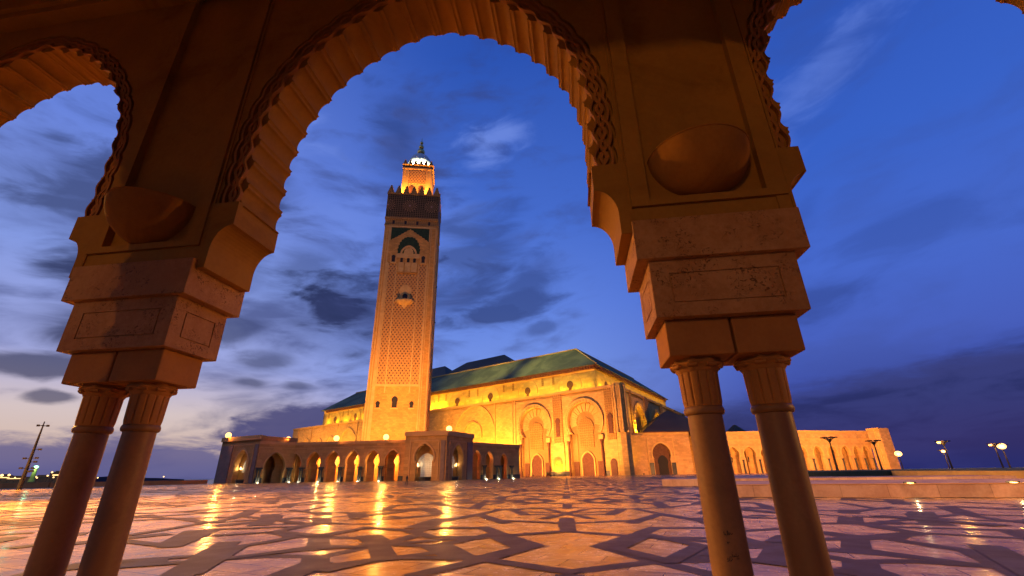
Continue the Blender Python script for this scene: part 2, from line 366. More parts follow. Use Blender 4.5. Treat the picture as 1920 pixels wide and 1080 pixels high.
M['greentile'] = stone('green_tile_panel', (.022, .038, .008, 1), (.035, .06, .014, 1), .8, .4, .2)
def mat_lattice():
    mt, t, b = pbsdf('carved_lattice')
    v = t.new('ShaderNodeTexCoord').outputs['Object']
    s3 = t.new('ShaderNodeSeparateXYZ'); t.link(v, s3.inputs[0])
    x = t.math('ADD', s3.outputs[0], s3.outputs[1]); z = s3.outputs[2]
    def cell(px, pz, ox, oz):
        a = t.math('SUBTRACT', t.math('FRACT', t.math('ADD', t.math('DIVIDE', x, px), ox)), .5)
        c = t.math('SUBTRACT', t.math('FRACT', t.math('ADD', t.math('DIVIDE', z, pz), oz)), .5)
        return t.math('ADD', t.math('ABSOLUTE', a), t.math('ABSOLUTE', c))
    d = t.math('MINIMUM', cell(2.6, 3.6, 0, 0), cell(2.6, 3.6, .5, .5))
    n = t.noise(v, .12, 4, .6); n2 = t.noise(v, 1.2, 4, .6)
    hole = t.maprange(d, .24, .17)
    col = t.mix(t.maprange(n2, .35, .65), (.44, .22, .04, 1), (.57, .30, .06, 1))
    edge = t.math('MULTIPLY', t.maprange(d, .34, .28), t.math('SUBTRACT', 1.0, hole))
    col = t.mix(t.math('MULTIPLY', edge, .35), col, (.25, .15, .09, 1))
    col = t.mix(t.math('MULTIPLY', hole, t.maprange(n, .35, .6, .55, .95)), col, (.03, .018, .01, 1))
    t.link(col, b.inputs['Base Color']); b.inputs['Roughness'].default_value = .85
    bp = t.new('ShaderNodeBump'); bp.inputs['Strength'].default_value = .8; bp.inputs['Distance'].default_value = .5
    t.link(t.math('MULTIPLY', hole, -1.0), bp.inputs['Height']); t.link(bp.outputs[0], b.inputs['Normal'])
    return mt
M['lattice'] = mat_lattice()
def mat_grass():
    mt, t, b = pbsdf('mown_grass')
    v = t.new('ShaderNodeTexCoord').outputs['Object']; n = t.noise(v, 2.5, 6, .7); n2 = t.noise(v, .15, 3)
    c = t.mix(t.maprange(n, .35, .65), (.03, .05, .012, 1), (.07, .10, .025, 1)); c = t.mix(t.math('MULTIPLY', n2, .5), c, (.10, .09, .03, 1))
    t.link(c, b.inputs['Base Color']); b.inputs['Roughness'].default_value = .95; return mt
M['grass'] = mat_grass()
def mat_sea():
    mt, t, b = pbsdf('sea_water'); v = t.new('ShaderNodeTexCoord').outputs['Object']; n = t.noise(v, .12, 6, .6)
    b.inputs['Base Color'].default_value = (.02, .03, .06, 1); b.inputs['Roughness'].default_value = .35
    bp = t.new('ShaderNodeBump'); bp.inputs['Strength'].default_value = .6; bp.inputs['Distance'].default_value = 1.0
    t.link(n, bp.inputs['Height']); t.link(bp.outputs[0], b.inputs['Normal']); return mt
M['sea'] = mat_sea()
M['terrace'] = stone('terrace_travertine', (.40, .24, .17, 1), (.54, .36, .26, 1), .5, .6, .4, blocks=(1.5, .9, .01), mortar=.5, bdist=.01, stains=.8)

# ------------------------------------------------------------------ lights
def point(parent, loc, power, color, radius=0.3, name='bulb_light'):
    L = bpy.data.lights.new(name, 'POINT'); L.energy = power; L.color = color; L.shadow_soft_size = radius
    o = bpy.data.objects.new(name, L); COL.objects.link(o); o.location = loc
    if parent: o.parent = parent
    return o
def spot(loc, target, power, color, angle=90, blend=.8, radius=.5, parent=None, name='flood_beam'):
    L = bpy.data.lights.new(name, 'SPOT'); L.energy = power; L.color = color; L.spot_size = radians(angle); L.spot_blend = blend; L.shadow_soft_size = radius
    o = bpy.data.objects.new(name, L); COL.objects.link(o); o.location = loc
    o.rotation_euler = (Vector(target)-Vector(loc)).to_track_quat('-Z', 'Y').to_euler()
    if parent: o.parent = parent
    return o
def floodlight(loc, target, power, color, angle, label, group, radius=.5, s=1.0):
    t = thing('floodlight', label, 'floodlight', loc, 0, group)
    d = (Vector(target)-Vector(loc)); rz = atan2(d.y, d.x)
    body = MB().box(-.5*s, .15*s, -.5*s, .5*s, .25*s, .95*s).box(-.12*s, .12*s, -.12*s, .12*s, 0, .28*s).box(-.35*s, .35*s, -.35*s, .35*s, -.02, .06*s).build('housing', M['metal'], t, bevel=.04*s); body.rotation_euler.z = rz
    ln = MB().box(.151*s, .2*s, -.42*s, .42*s, .33*s, .87*s).build('lens', M['lampsoft'], t); ln.rotation_euler.z = rz
    dn = d.normalized()
    o = spot((0, 0, 0), tuple(d), power, color, angle, .9, radius, t); o.location = Vector((dn.x*.9*s, dn.y*.9*s, .6*s+max(dn.z, 0)*.5*s))
    return t


# ------------------------------------------------------------------ ground, sea, paving
A0 = radians(-7.66); OX, OY = -1.44, 5.675
uu = Vector((cos(A0), sin(A0))); vvv = Vector((-sin(A0), cos(A0)))
def WL(s, t): return Vector((OX, OY))+uu*s+vvv*t
shore = [P2(-70, 260), P2(-52, 196), P2(-44, 186), P2(-32.6, 206), P2(-32.4, 1300)]
pl = MB().slab([(-900, -500), (1500, -500), (1500, 1300)]+[tuple(p) for p in shore[::-1]]+[(-900, 120)], -.6, 0.0).build('plaza', M['pave']); tag(pl, kind='structure')
sea = MB().slab([(40000*cos(2*pi*i/64), 40000*sin(2*pi*i/64)) for i in range(64)], -8, -6).build('sea', M['sea']); tag(sea, kind='structure')
SEGS = [([(-2.65, 3.25), (-1.6, 5.01), (-0.78, 6.74)], 0.42), ([(-0.78, 6.74), (-1.95, 9.01), (-2.75, 10.73)], 0.5), ([(-1.67, 8.7), (0.02, 9.71)], 0.4), ([(-2.03, 8.39), (-3.77, 8.27)], 0.35), ([(-1.55, 4.74), (0.02, 3.7)], 0.4), ([(0.03, 13.41), (0.02, 9.71)], 'k.55'), ([(-2.76, 13.24), (0.03, 11.96)], 0.35), ([(-3.86, 15.78), (-2.21, 12.19)], 0.5), ([(-3.86, 15.78), (-3.23, 18.65), (0.06, 19.8)], 0.35), ([(-0.89, 13.84), (0.04, 16.13)], 0.35), ([(0.04, 16.13), (-0.91, 18.5)], 0.35), ([(0.03, 22.52), (0.02, 19.1)], 'k.55'), ([(-0.02, 33.12), (-0.02, 29.7)], 'k.6'), ([(-4.65, 9.36), (-4.74, 12.73), (-3.86, 15.78)], 0.55), ([(-4.58, 10.15), (-4.05, 10.67), (-2.68, 10.55)], 0.35), ([(-9.01, 18.1), (-7.02, 19.6), (-5.49, 15.85), (-6.99, 14.17)], 0.35), ([(-9.01, 18.1), (-10.08, 22.24), (-8.61, 23.38)], 0.35), ([(-7.13, 8.29), (-6.79, 10.72), (-4.92, 9.77)], 0.35), ([(-5.18, 7.03), (-4.5, 6.88), (-2.92, 8.04), (-2.02, 8.7)], 0.35), ([(-4.59, 7.05), (-4.36, 8.65)], 0.5), ([(-5.33, 7.99), (-3.83, 4.9)], 'k.6'), ([(-6.15, 6.49), (-5.19, 6.36), (-4.98, 6.69)], 0.35), ([(-4.46, 3.6), (-4.04, 4.61), (-3.52, 4.96), (-1.97, 4.99)], 0.35), ([(-3.19, 6.43), (-2.27, 4.98)], 0.6), ([(-4.56, 9.26), (-3.77, 8.27)], 0.4), ([(-4.6, 6.88), (-3.29, 6.59), (-3.02, 7.1)], 0.35), ([(-10.06, 17.17), (-8.67, 14.04)], 'k.5'), ([(-1.95, 9.01), (-2.47, 8.05)], 0.4), ([(-8.87, 3.69), (-7.53, 4.45), (-6.48, 5.78), (-5.61, 6.36)], 0.42), ([(-8.36, 6.26), (-6.9, 2.98)], 'k.7'), ([(-12.48, 7.26), (-10.18, 6.34)], 0.4), ([(-10.18, 6.34), (-12.04, 10.07)], 0.6), ([(-13.64, 8.62), (-13.83, 10.33), (-14.19, 12.34), (-16.35, 14.03), (-19.26, 14.97)], 0.4), ([(-12.04, 10.07), (-9.61, 10.89)], 0.3), ([(-10.54, 8.59), (-9.25, 9.5), (-9.52, 11.9), (-8.46, 12.02)], 0.35), ([(-8.28, 6.41), (-8.07, 7.04), (-7.91, 8.12), (-9.31, 9.6)], 0.35), ([(-16.83, 19.14), (-14.71, 15.0)], 0.7), ([(-13.12, 15.22), (-11.27, 11.48)], 0.8), ([(-14.57, 14.82), (-13.95, 12.34)], 0.35), ([(-16.87, 14.04), (-13.95, 12.34)], 0.35), ([(-18.06, 24.6), (-16.33, 21.15)], 0.8), ([(-14.73, 15.27), (-9.52, 11.9)], 0.3), ([(-14.57, 19.0), (-11.74, 16.6)], 0.35), ([(-9.25, 9.5), (-7.22, 8.44)], 0.4), ([(-18.41, 8.54), (-18.01, 9.01)], 0.5), ([(-23.51, 12.23), (-23.48, 12.6)], 0.5)]
SEGS += [([(-13.92, 12.44), (-12.41, 13.61), (-10.49, 14.24)], 0.4), ([(-15.69, 17.71), (-13.42, 17.96), (-12.1, 17.17)], 0.4), ([(-13.42, 17.96), (-13.84, 20.47), (-14.22, 22.25)], 0.4), ([(-16.06, 20.63), (-18.24, 25.15)], 'k.8'), ([(-20.16, 25.1), (-21.4, 27.98)], 'k.8'), ([(-21.2, 30.17), (-22.63, 33.69)], 'k.8'), ([(-25.16, 34.52), (-26.44, 37.65)], 'k.8'), ([(-17.09, 27.02), (-15.62, 24.27)], 'k.8'), ([(-11.98, 17.51), (-11.0, 15.68)], 'k.8'), ([(-10.18, 14.07), (-9.05, 11.96)], 'k.8'), ([(-11.54, 17.14), (-10.37, 17.08)], 0.35), ([(-11.03, 11.77), (-9.3, 11.92), (-7.11, 11.9)], 0.35), ([(-10.15, 14.5), (-9.57, 15.63)], 0.35), ([(-10.07, 17.07), (-8.64, 14.3)], 'k.9'), ([(-9.35, 9.3), (-9.22, 10.69), (-9.33, 12.04)], 0.5), ([(-9.35, 9.3), (-7.4, 8.3), (-5.46, 8.02)], 0.5), ([(-7.53, 8.53), (-6.7, 10.45), (-6.49, 10.45)], 0.4), ([(-10.87, 8.47), (-9.45, 9.39)], 0.4), ([(-7.89, 8.21), (-8.33, 6.41)], 0.4), ([(-7.03, 5.08), (-6.39, 6.34), (-4.84, 6.49)], 0.4), ([(-6.4, 5.1), (-5.34, 5.04), (-4.81, 6.49)], 0.4), ([(-7.06, 8.1), (-6.14, 6.39)], 'k.62'), ([(-5.43, 5.0), (-4.64, 3.44)], 'k.62'), ([(-4.86, 3.17), (-4.57, 3.74), (-4.01, 4.72)], 0.45), ([(-7.25, 4.7), (-6.38, 5.08)], 0.4), ([(-8.55, 4.02), (-7.7, 4.46)], 0.4), ([(-14.63, 25.39), (-14.11, 25.34)], 'k1.0'), ([(-31.3, 45.68), (-31.67, 47.46)], 'k1.0'), ([(-9.5, 15.44), (-8.95, 15.42)], 'k.8'), ([(-7.69, 14.98), (-7.17, 14.63)], 'k.7'), ([(-10.27, 17.08), (-9.06, 17.58), (-9.78, 20.34), (-10.04, 22.92), (-8.2, 24.08)], 0.4), ([(-9.49, 18.65), (-7.69, 20.01)], 0.35), ([(-7.69, 20.01), (-5.68, 16.02)], 0.6), ([(-5.64, 15.89), (-6.78, 13.89), (-8.68, 13.68)], 0.35), ([(-9.08, 26.05), (-6.87, 21.8)], 0.6), ([(-4.77, 19.38), (-5.02, 23.19)], 0.7), ([(-6.87, 21.8), (-4.77, 19.38), (-3.48, 18.89), (-2.34, 18.58)], 0.35), ([(-12.35, 28.93), (-10.54, 25.96)], 'k.9'), ([(-13.94, 35.3), (-12.15, 32.53)], 'k.9'), ([(-4.98, 29.44), (-4.89, 33.0)], 'k.9'), ([(-3.07, 25.96), (-2.22, 27.94), (-1.1, 25.45), (-1.95, 23.87), (-3.07, 25.96)], 0.35), ([(-2.48, 18.07), (-1.74, 15.56)], 0.55), ([(-1.75, 15.73), (-0.5, 15.51)], 0.3), ([(-1.94, 17.33), (-0.52, 16.47)], 0.3), ([(-5.83, 27.71), (-5.06, 26.48)], 'k.8'), ([(-4.82, 22.84), (-2.94, 24.69)], 0.3)]
bn = MB(); zc = [0]
def strip(p, q, wd, ext=True):
    zc[0] += 1; z = .004+(zc[0] % 600)*.00002
    p = Vector(p); q = Vector(q); d = (q-p)
    if d.length < 1e-4: return
    d.normalize(); n = Vector((-d.y, d.x))*wd/2
    if ext: p = p-d*wd*.35; q = q+d*wd*.35
    bn.add([(*(p-n), z), (*(q-n), z), (*(q+n), z), (*(p+n), z)], [(0, 1, 2, 3)])
def ax(a, t): return (a+1.97-.027*t, t)
def place(mir, da, dt):
    for pts, wd in SEGS:
        ext = True
        if isinstance(wd, str): wd = float(wd[1:]); ext = False
        c = sum(p[0] for p in pts)/len(pts)
        if mir and abs(c) < .06 and max(abs(p[0]) for p in pts) < .06: continue
        wd = max(.40, wd*.98) if ext else wd*.92
        P = [ax((-p[0] if mir else p[0])+da, p[1]+dt) for p in pts]
        if (P[0][0]**2+P[0][1]**2) > 190**2 or P[0][1] < -3: continue
        if P[0][1] > 28 and abs(P[0][0]) > P[0][1]*1.6+10: continue
        for p, q in zip(P, P[1:]): strip(p, q, wd, ext)
for k in range(-1, 9):
    for j in range(-5, 6):
        for mir in (False, True):
            place(mir, j*34.0, k*19.05)
bo = bn.build('paving_bands', M['band'], loc=(OX, OY, 0), rz=A0); tag(bo, kind='structure')

# ------------------------------------------------------------------ foreground arcade (local x along, y away, z up)
AMP = .088
HALF = [(2.56, 5.36), (2.58, 5.8), (2.585, 6.2), (2.57, 6.65), (2.50, 7.12), (2.375, 7.58), (2.18, 8.0), (1.93, 8.40), (1.64, 8.73), (1.30, 9.03), (.92, 9.28), (.47, 9.48), (0.0, 9.60)]
def catmull(P, n=14):
    o = []
    P = [P[0]]+P+[P[-1]]
    for i in range(1, len(P)-2):
        for k in range(n):
            t = k/n; p0, p1, p2, p3 = P[i-1], P[i], P[i+1], P[i+2]
            o.append(tuple(.5*((2*p1[j])+(-p0[j]+p2[j])*t+(2*p0[j]-5*p1[j]+4*p2[j]-p3[j])*t*t+(-p0[j]+3*p1[j]-3*p2[j]+p3[j])*t**3) for j in (0, 1)))
    o.append(P[-1]); return o
def resample(P, n):
    L = [0]
    for a, b in zip(P, P[1:]): L.append(L[-1]+hypot(b[0]-a[0], b[1]-a[1]))
    o = []; j = 0
    for i in range(n+1):
        s = L[-1]*i/n
        while j < len(L)-2 and L[j+1] < s: j += 1
        f = (s-L[j])/max(L[j+1]-L[j], 1e-9); o.append((P[j][0]+(P[j+1][0]-P[j][0])*f, P[j][1]+(P[j+1][1]-P[j][1])*f))
    return o, L[-1]
hp = catmull(HALF)
NL = 13                                    # lobes each side
PER = 24
half, LEN = resample(hp, NL*PER)
side = half+[(-x, z) for x, z in half[-2::-1]]          # right springing -> apex -> left springing
NS = len(side)
def nrm(i):
    a = side[max(i-2, 0)]; b = side[min(i+2, NS-1)]; dx, dz = b[0]-a[0], b[1]-a[1]; l = hypot(dx, dz)
    return (dz/l, -dx/l)            # points away from the opening
def offs(fn):
    o = []
    for i in range(NS):
        j = i if i <= NS//2 else NS-1-i
        ph = (j/PER) % 1.0
        n = nrm(i); d = fn(ph, i); o.append((side[i][0]+n[0]*d, side[i][1]+n[1]*d))
    return o
def lobe(ph, i):
    if ph < .80: u = ph/.80; return AMP*(1-(2*u-1)**2)**.5*1.0-.012
    u = (ph-.80)/.20; return .022*sin(pi*u)-.012
inner = offs(lobe)
def scal(base, amp): return lambda ph, i: base+amp*abs(sin(pi*((ph+.1) % 1.0)))**.7
outer = offs(scal(.33, .05))
BAYS = [-2, -1, 0, 1, 2]; PITCH_S = 7.93; CX = .03; PC = PITCH_S/2
arcade = thing('arcade', 'near orange-brown stone arcade with scalloped horseshoe arches framing the view, on paired columns', 'arcade', (OX, OY, 0), A0)
TOPH = 12.2
def bay_poly(prof, cx, pierx, zb):
    r = [(cx+x, z) for x, z in prof]
    return [(cx+PC, zb), (cx+PC, TOPH), (cx-PC, TOPH), (cx-PC, zb), (cx-2.98, zb)]+[(r[-1][0]-.0, r[-1][1]-.02)]*0+[(cx-2.98, 5.36)]*0+r[::-1]+[(cx+2.98, zb)]
for b in BAYS:
    cx = CX+b*PITCH_S; ca_ = cx-.29 if b == 1 else cx; kx = .95 if b == 1 else 1.0; e0 = cx-2.97; e1 = ca_+2.97*kx
    # thick wall with the scalloped soffit; jambs step out over the springer stones
    pr = [(ca_+x*kx, z) for x, z in inner]
    poly = [(cx+PC, 4.474), (cx+PC, TOPH), (cx-PC, TOPH), (cx-PC, 4.474), (e0, 4.474), (e0, 5.36)]+pr[::-1]+[(e1, 5.36), (e1, 4.474)]
    MB().prism(poly, -.38, .45).build('arch_wall', M['arc'], arcade)
    # front skin around the carved moulding, with sunk panels above each pier
    po = [(ca_+x*kx, z) for x, z in outer]
    s1, s2 = cx+PC-.70, cx+PC
    poly = [(cx+s_, z_) for s_, z_ in ((PC, 4.474), (PC, 4.80), (PC-.70, 4.80), (PC-.70, TOPH), (-PC+.70, TOPH), (-PC+.70, 4.80), (-PC, 4.80), (-PC, 4.474))]+[(e0, 4.474), (e0, 5.36)]+po[::-1]+[(e1, 5.36), (e1, 4.474)]
    MB().prism(poly, -.45, -.3805).build('spandrel', M['arc'], arcade)
    # interlaced moulding: three scalloped strands
    mm = MB()
    def ribbon(fn, wd, y0, y1):
        a = offs(lambda ph, i: fn(ph, i)-wd/2); c = offs(lambda ph, i: fn(ph, i)+wd/2)
        vs = []
        for (x0, z0), (x1, z1) in zip(a, c): vs += [(ca_+x0*kx, y1, z0), (ca_+x0*kx, y0, z0), (ca_+x1*kx, y0, z1), (ca_+x1*kx, y1, z1)]
        fs = []
        for i in range(NS-1):
            for k in range(3): fs.append((i*4+k, i*4+k+1, i*4+4+k+1, i*4+4+k))
        mm.add(vs, fs)
    ribbon(scal(.262, .05), .04, -.455, -.38)
    ribbon(lambda ph, i: .20-.038*cos(2*pi*ph), .050, -.432, -.38)
    ribbon(lambda ph, i: .20+.038*cos(2*pi*ph), .050, -.422, -.38)
    ribbon(lambda ph, i: .105+.03*cos(2*pi*ph), .030, -.445, -.38)
    mm.build('carved_moulding', M['arccarve'], arcade)
    # springer stones (corbels) left and right of the opening
    for sg in (-1, 1):
        arcp = [(2.585+.285*sin(a*pi/2/10), 5.01-.40*(1-cos(a*pi/2/10))) for a in range(11)]
        cp = [(2.585, 5.40)]+arcp+[(2.87, 4.34), (3.02, 4.34), (3.06, 5.40)]
        MB().prism([(ca_+sg*x*kx, z) for x, z in cp], -.468, .47).build('springer_stone', M['arc'], arcade)
# piers
def pier(c):
    for dx in (-.365, .365):
        fl = 14
        def cap(r, z, a):
            k = (z-2.27)/.43
            if k <= .02 or k >= .98: return r
            d = abs(((a*fl/2/pi) % 1.0)-.5)*2          # 1 at groove
            g = max(0, (d-.78)/.22)
            return r-(.016*g if k > .10 else .016*g*k*10)
        prof = [(.190, 2.268)]+[(.2+.008*min(1, i/3)+.012*(i/22), 2.272+.42*i/22) for i in range(23)]
        col = MB().rev([(.30, .0), (.30, .12), (.27, .14), (.27, .22), (.225, .26), (.24, .30), (.225, .34), (.1935, .40), (.192, .6), (.190, 1.2), (.186, 1.8), (.183, 2.18)], c+dx, 0, 48).build('column', M['arccol'], arcade, smooth=True)
        MB().rev([(.186, 2.182), (.206, 2.19), (.215, 2.21), (.217, 2.23), (.213, 2.25), (.205, 2.268), (.19, 2.272)], c+dx, 0, 48).build('collar', M['arccol'], col, smooth=True)
        MB().rev(prof, c+dx, 0, 14*12, cap).build('capital', M['arccarve'], col, smooth=True)
        def leaf(r, z, a):
            k = (z-2.66)/.14
            return r+max(0, k)*.045*abs(cos(4*(a+pi/8)))**2.5
        lf = MB().rev([(.20, 2.63), (.222, 2.655), (.236, 2.685), (.240, 2.71), (.265, 2.725), (.275, 2.745), (.262, 2.765), (.235, 2.775), (.235, 2.81)], c+dx, 0, 96, leaf)
        for q in range(8):
            a = q*pi/4+pi/8; r_ = .262
            x0, y0 = c+dx+r_*cos(a), r_*sin(a)
            tx, ty = -sin(a), cos(a)
            lf.tube([(x0-tx*.055, y0-ty*.055, 2.722), (x0+tx*.055, y0+ty*.055, 2.722)], .026, 8)
        lf.build('volutes', M['arccarve'], col, smooth=True)
        MB().box(c+dx-.352, c+dx+.352, -.34, .34, 2.80, 3.225).build('impost_block', M['arccarve'], arcade, bevel=.022)
    bb = MB().box(c-.805, c+.805, -.445, .445, 3.226, 3.935)
    for sgn in (-1, 1):        # panelled faces: a sunk joint runs round a rectangular plate
        y0, y1 = (-.46, -.4451) if sgn < 0 else (.4451, .46)
        bb.box(c-.82, c+.82, y0, y1, 3.226, 3.385).box(c-.82, c+.82, y0, y1, 3.765, 3.935).box(c-.82, c-.61, y0, y1, 3.385, 3.765).box(c+.61, c+.82, y0, y1, 3.385, 3.765).box(c-.592, c+.592, y0, y1, 3.403, 3.747)
        x0, x1 = (c-.822, c-.8051) if sgn < 0 else (c+.8051, c+.822)
        bb.box(x0, x1, -.445, .445, 3.226, 3.385).box(x0, x1, -.445, .445, 3.765, 3.935).box(x0, x1, -.445, -.27, 3.385, 3.765).box(x0, x1, .27, .445, 3.385, 3.765).box(x0, x1, -.252, .252, 3.403, 3.747)
    bb.build('panelled_block', M['arcblock'], arcade)
    MB().box(c-.965, c+.965, -.54, .54, 3.936, 4.473).build('travertine_band', M['arcblock'], arcade, bevel=.012)
    fr = MB()
    fr.box(c-.93, c-.70, -.495, -.4502, 4.70, 10.2).box(c+.70, c+.93, -.495, -.4502, 4.70, 10.2).box(c-.70, c+.70, -.495, -.4502, 4.70, 4.80)
    fr.box(c-.985, c-.955, -.47, -.4502, 4.474, 10.2).box(c+.955, c+.985, -.47, -.4502, 4.474, 10.2)
    fr.build('panel_frame', M['arc'], arcade)
for k in range(-3, 3): pier(CX+(k+.5)*PITCH_S)
MB().box(-20, 20, -.80, -.4503, 10.45, 10.75).box(-20, 20, -.72, -.4503, 10.30, 10.45).box(-20, 20, -.95, -.4503, 10.75, 11.1).build('cornice', M['arc'], arcade)
MB().box(-20, 20, -10.6, -.9501, 11.1, 11.3).build('gallery_ceiling', M['arc'], arcade)
gr = dup(arcade, (*WL(0, -11.2), 0), A0, 'second stone arcade row behind the viewer closing the roofed gallery')
# bowl uplighters on the sunk panels
def bowl(c, label):
    mb = MB(); R = .63; vs = []; fs = []; n, k = 28, 12
    for j in range(k+1):
        b_ = pi/2*j/k
        for i in range(n+1):
            a = pi+pi*i/n
            rr = R*cos(b_); vs.append((rr*cos(a), rr*sin(a)*1.02, -R*.98*sin(b_)))
    for j in range(k):
        for i in range(n): fs.append((j*(n+1)+i, j*(n+1)+i+1, (j+1)*(n+1)+i+1, (j+1)*(n+1)+i))
    mb.add(vs, fs); q = thing('wall_uplighter', label, 'wall lamp', (*WL(c, -.375), 5.42), A0, 'bowl uplighters on the arcade piers')
    mb.build('bowl', M['arcm'], q, smooth=True)
    ri = MB(); rs = [(R*cos(pi+pi*i/n), R*1.02*sin(pi+pi*i/n), 0) for i in range(n+1)]; ri.tube(rs, .012, 6); ri.build('rim', M['arcm'], q, smooth=True)
bowl(CX-PC-.05, 'round stone bowl uplighter on the left pier of the near arcade')
bowl(CX+PC, 'round stone bowl uplighter on the right pier of the near arcade')
# scribbled graffiti on the right pier's inner column
sg = MB(); ccx, ccy, cr_ = CX+PC-.365, 0, .1925
STR = []
def scr(pts, w_=.0032):
    o = []
    for a, z in pts: th = radians(-90-15+a); o.append((ccx+(cr_+.001)*cos(th), ccy+(cr_+.001)*sin(th), z))
    STR.append(MB().tube(o, w_, 5))
def word(a0, z0, strokes, k=1.0):
    for s_ in strokes: scr([(a0+x*k, z0+y*k*.004) for x, y in s_])
word(-4, 1.02, [[(0, 6), (0, 0), (3, -1), (4, 3), (4, -1), (8, -1), (8, 8)], [(10, 8), (10, -1), (14, 0), (15, 4), (12, 3), (13, 0)], [(5, -4), (6, -4)], [(16, 2), (19, 0), (21, 3)]], 1.1)
word(-2, .95, [[(2, 0), (6, 0)], [(4, 2), (4, -3)], [(7, 1), (9, 1)]])
word(-8, .83, [[(14, 6), (15, 0), (18, 0), (19, 4), (19, 0), (24, 1), (24, 6)], [(6, -8), (8, 0), (12, 0), (13, -5), (8, -9)], [(25, -1), (30, 3), (30, -4), (24, -4)], [(0, -6), (3, -2), (4, -9), (0, -9)], [(16, 9), (17, 9)]], 1.1)
word(-2, .66, [[(0, 0), (12, 0)], [(0, -4), (12, -4)]])
word(2, .54, [[(0, 4), (0, 0), (5, -1), (6, 3), (7, -2), (14, -4), (18, -1), (22, -4)], [(8, 5), (9, 5)]], 1.1)
gcol = None
for ch in arcade.children:
    if ch.name.startswith('column') and abs(sum(v.co.x for v in ch.data.vertices)/len(ch.data.vertices)-ccx) < .05: gcol = ch
for q in STR: q.build('pen_stroke', M['dark'], gcol)
#PART3
# ------------------------------------------------------------------ arch helpers for the far buildings
def horse(cx, hw, zs, r, zc, k=1.0, n=20, z0=0.0):
    # right foot -> over the top -> left foot (horseshoe arch, k>1 makes it taller / pointed)
    a0 = math.asin(max(-1, min(1, (zs-zc)/r)))
    o = [(cx+hw, z0), (cx+hw, zs)]
    for i in range(n+1):
        a = a0+(pi-2*a0)*i/n
        x = r*cos(a); z = r*sin(a)
        if z > 0: z *= 1+(k-1)*(1-abs(x)/r)
        o.append((cx+x, zc+z))
    o += [(cx-hw, zs), (cx-hw, z0)]
    return o
def keyhole(cx, z0, hw, r, zc, k=1.0): return horse(cx, hw, zc-sqrt(max(r*r-hw*hw, 0.0001))*.999, r, zc, k, 16, z0)
def comb(x0, x1, top, holes):
    # wall outline with openings that reach the ground; holes right-to-left
    P = [(x0, 0), (x0, top), (x1, top), (x1, 0)]
    for h in sorted(holes, key=lambda h: -h[0][0]): P += h
    return P
def ring(mb, cx, zc, r0_, r1_, a0, a1, n, y0, y1, k=1.0, gap=0.0, alt=0.0, asx=1.0):
    for i in range(n):
        b0 = a0+(a1-a0)*(i+gap/2)/n; b1 = a0+(a1-a0)*(i+1-gap/2)/n
        def p(r, b):
            x, z = r*cos(b), r*sin(b)
            if z > 0: z *= 1+(k-1)*(1-abs(x)/r)
            return (cx+x*asx, zc+z)
        yy = y1+(alt if i % 2 else 0)
        mb.prism([p(r0_, b0), p(r1_, b0), p(r1_, b1), p(r0_, b1)], y0, yy)
    return mb

# ------------------------------------------------------------------ minaret
TA = Vector((-103.717, 316.015)); TR = radians(7.465); TW = 42.16
mn = thing('minaret', 'tall square floodlit minaret with a dark mosaic band, latticed front and small lantern tower', 'minaret', (TA.x, TA.y, 0), TR)
sh = MB().box(0, TW, 0, TW, 0, 192).build('shaft', M['tower'], mn)
fl = MB()
for x0, x1, yy in ((0.0, 1.0, -.35), (1.7, 2.7, -.35), (3.4, 5.6, -.5), (36.2, 37.0, -.5), (37.6, 38.2, -.4), (41.2, 42.16, -.35)):
    fl.box(x0, x1, yy, -.001, 4, 192)
fl.box(5.6, 36.2, -.5, -.001, 60.6, 62.2).box(-.2, 42.36, -.62, -.5001, 190.6, 192)
fl.build('edge_mouldings', M['trim'], mn)
for y0, y1 in ((1.0, 3.0), (6.0, 8.0), (34.0, 36.0), (39.2, 41.2)): MB().box(TW+.001, TW+.6, y0, y1, 4, 192).build('side_moulding', M['trim'], mn)
for x0, x1 in ((6.5, 12.0), (30.1, 35.5)): MB().box(x0, x1, -.25, -.002, 62.2, 158).build('lattice_panel', M['lattice'], mn)
MB().prism([(12.9, 62.2), (29.2, 62.2), (29.2, 148.5), (12.9, 148.5)], -.25, -.002).build('lattice_panel', M['lattice'], mn)
MB().box(12.0, 12.9, -.55, -.003, 56, 158).box(29.2, 30.1, -.55, -.003, 56, 158).box(5.7, 6.5, -.5, -.003, 62.2, 158).box(35.5, 36.2, -.5, -.003, 62.2, 158).build('lattice_border', M['trim'], mn)
MB().box(4.6, 37.0, -.3, -.002, 158.6, 190.4).build('green_spandrel', M['greentile'], mn)
def lobed(cx, zb, hw, zt, n=6, dep=.7):
    o = []
    for i in range(n):
        f0 = i/n; f1 = (i+1)/n
        def c(f): return (cx+hw*cos(f*pi/2)**.85 if f < 1 else cx, zb+(zt-zb)*sin(f*pi/2)**1.15)
        p0, p1 = c(f0), c(f1)
        for q in range(5):
            g = q/5; x = p0[0]+(p1[0]-p0[0])*g; z = p0[1]+(p1[1]-p0[1])*g
            o.append((x+dep*sin(pi*g)*.75, z+dep*sin(pi*g)*.75))
    r = o+[(cx, zt)]
    return r+[(2*cx-x, z) for x, z in r[-2::-1]]
g_ = [(37.0, 158.5), (37.0, 178.0)]
steps = 7
for i in range(steps): g_ += [(37.0-16.2*(i+1)/steps+.9, 178+11.6*i/steps+.3), (37.0-16.2*(i+1)/steps, 178+11.6*(i+1)/steps)]
g2 = g_+[(2*20.85-x, z) for x, z in g_[::-1]]
MB().prism(g2, -.75, -.301).build('gable_arch', M['tower'], mn)
MB().prism([(29.6, 166.5)]+lobed(20.9, 168.5, 8.6, 181.5, 6, .8)+[(12.2, 166.5)], -.9, -.751).build('green_lunette', M['greentile'], mn)
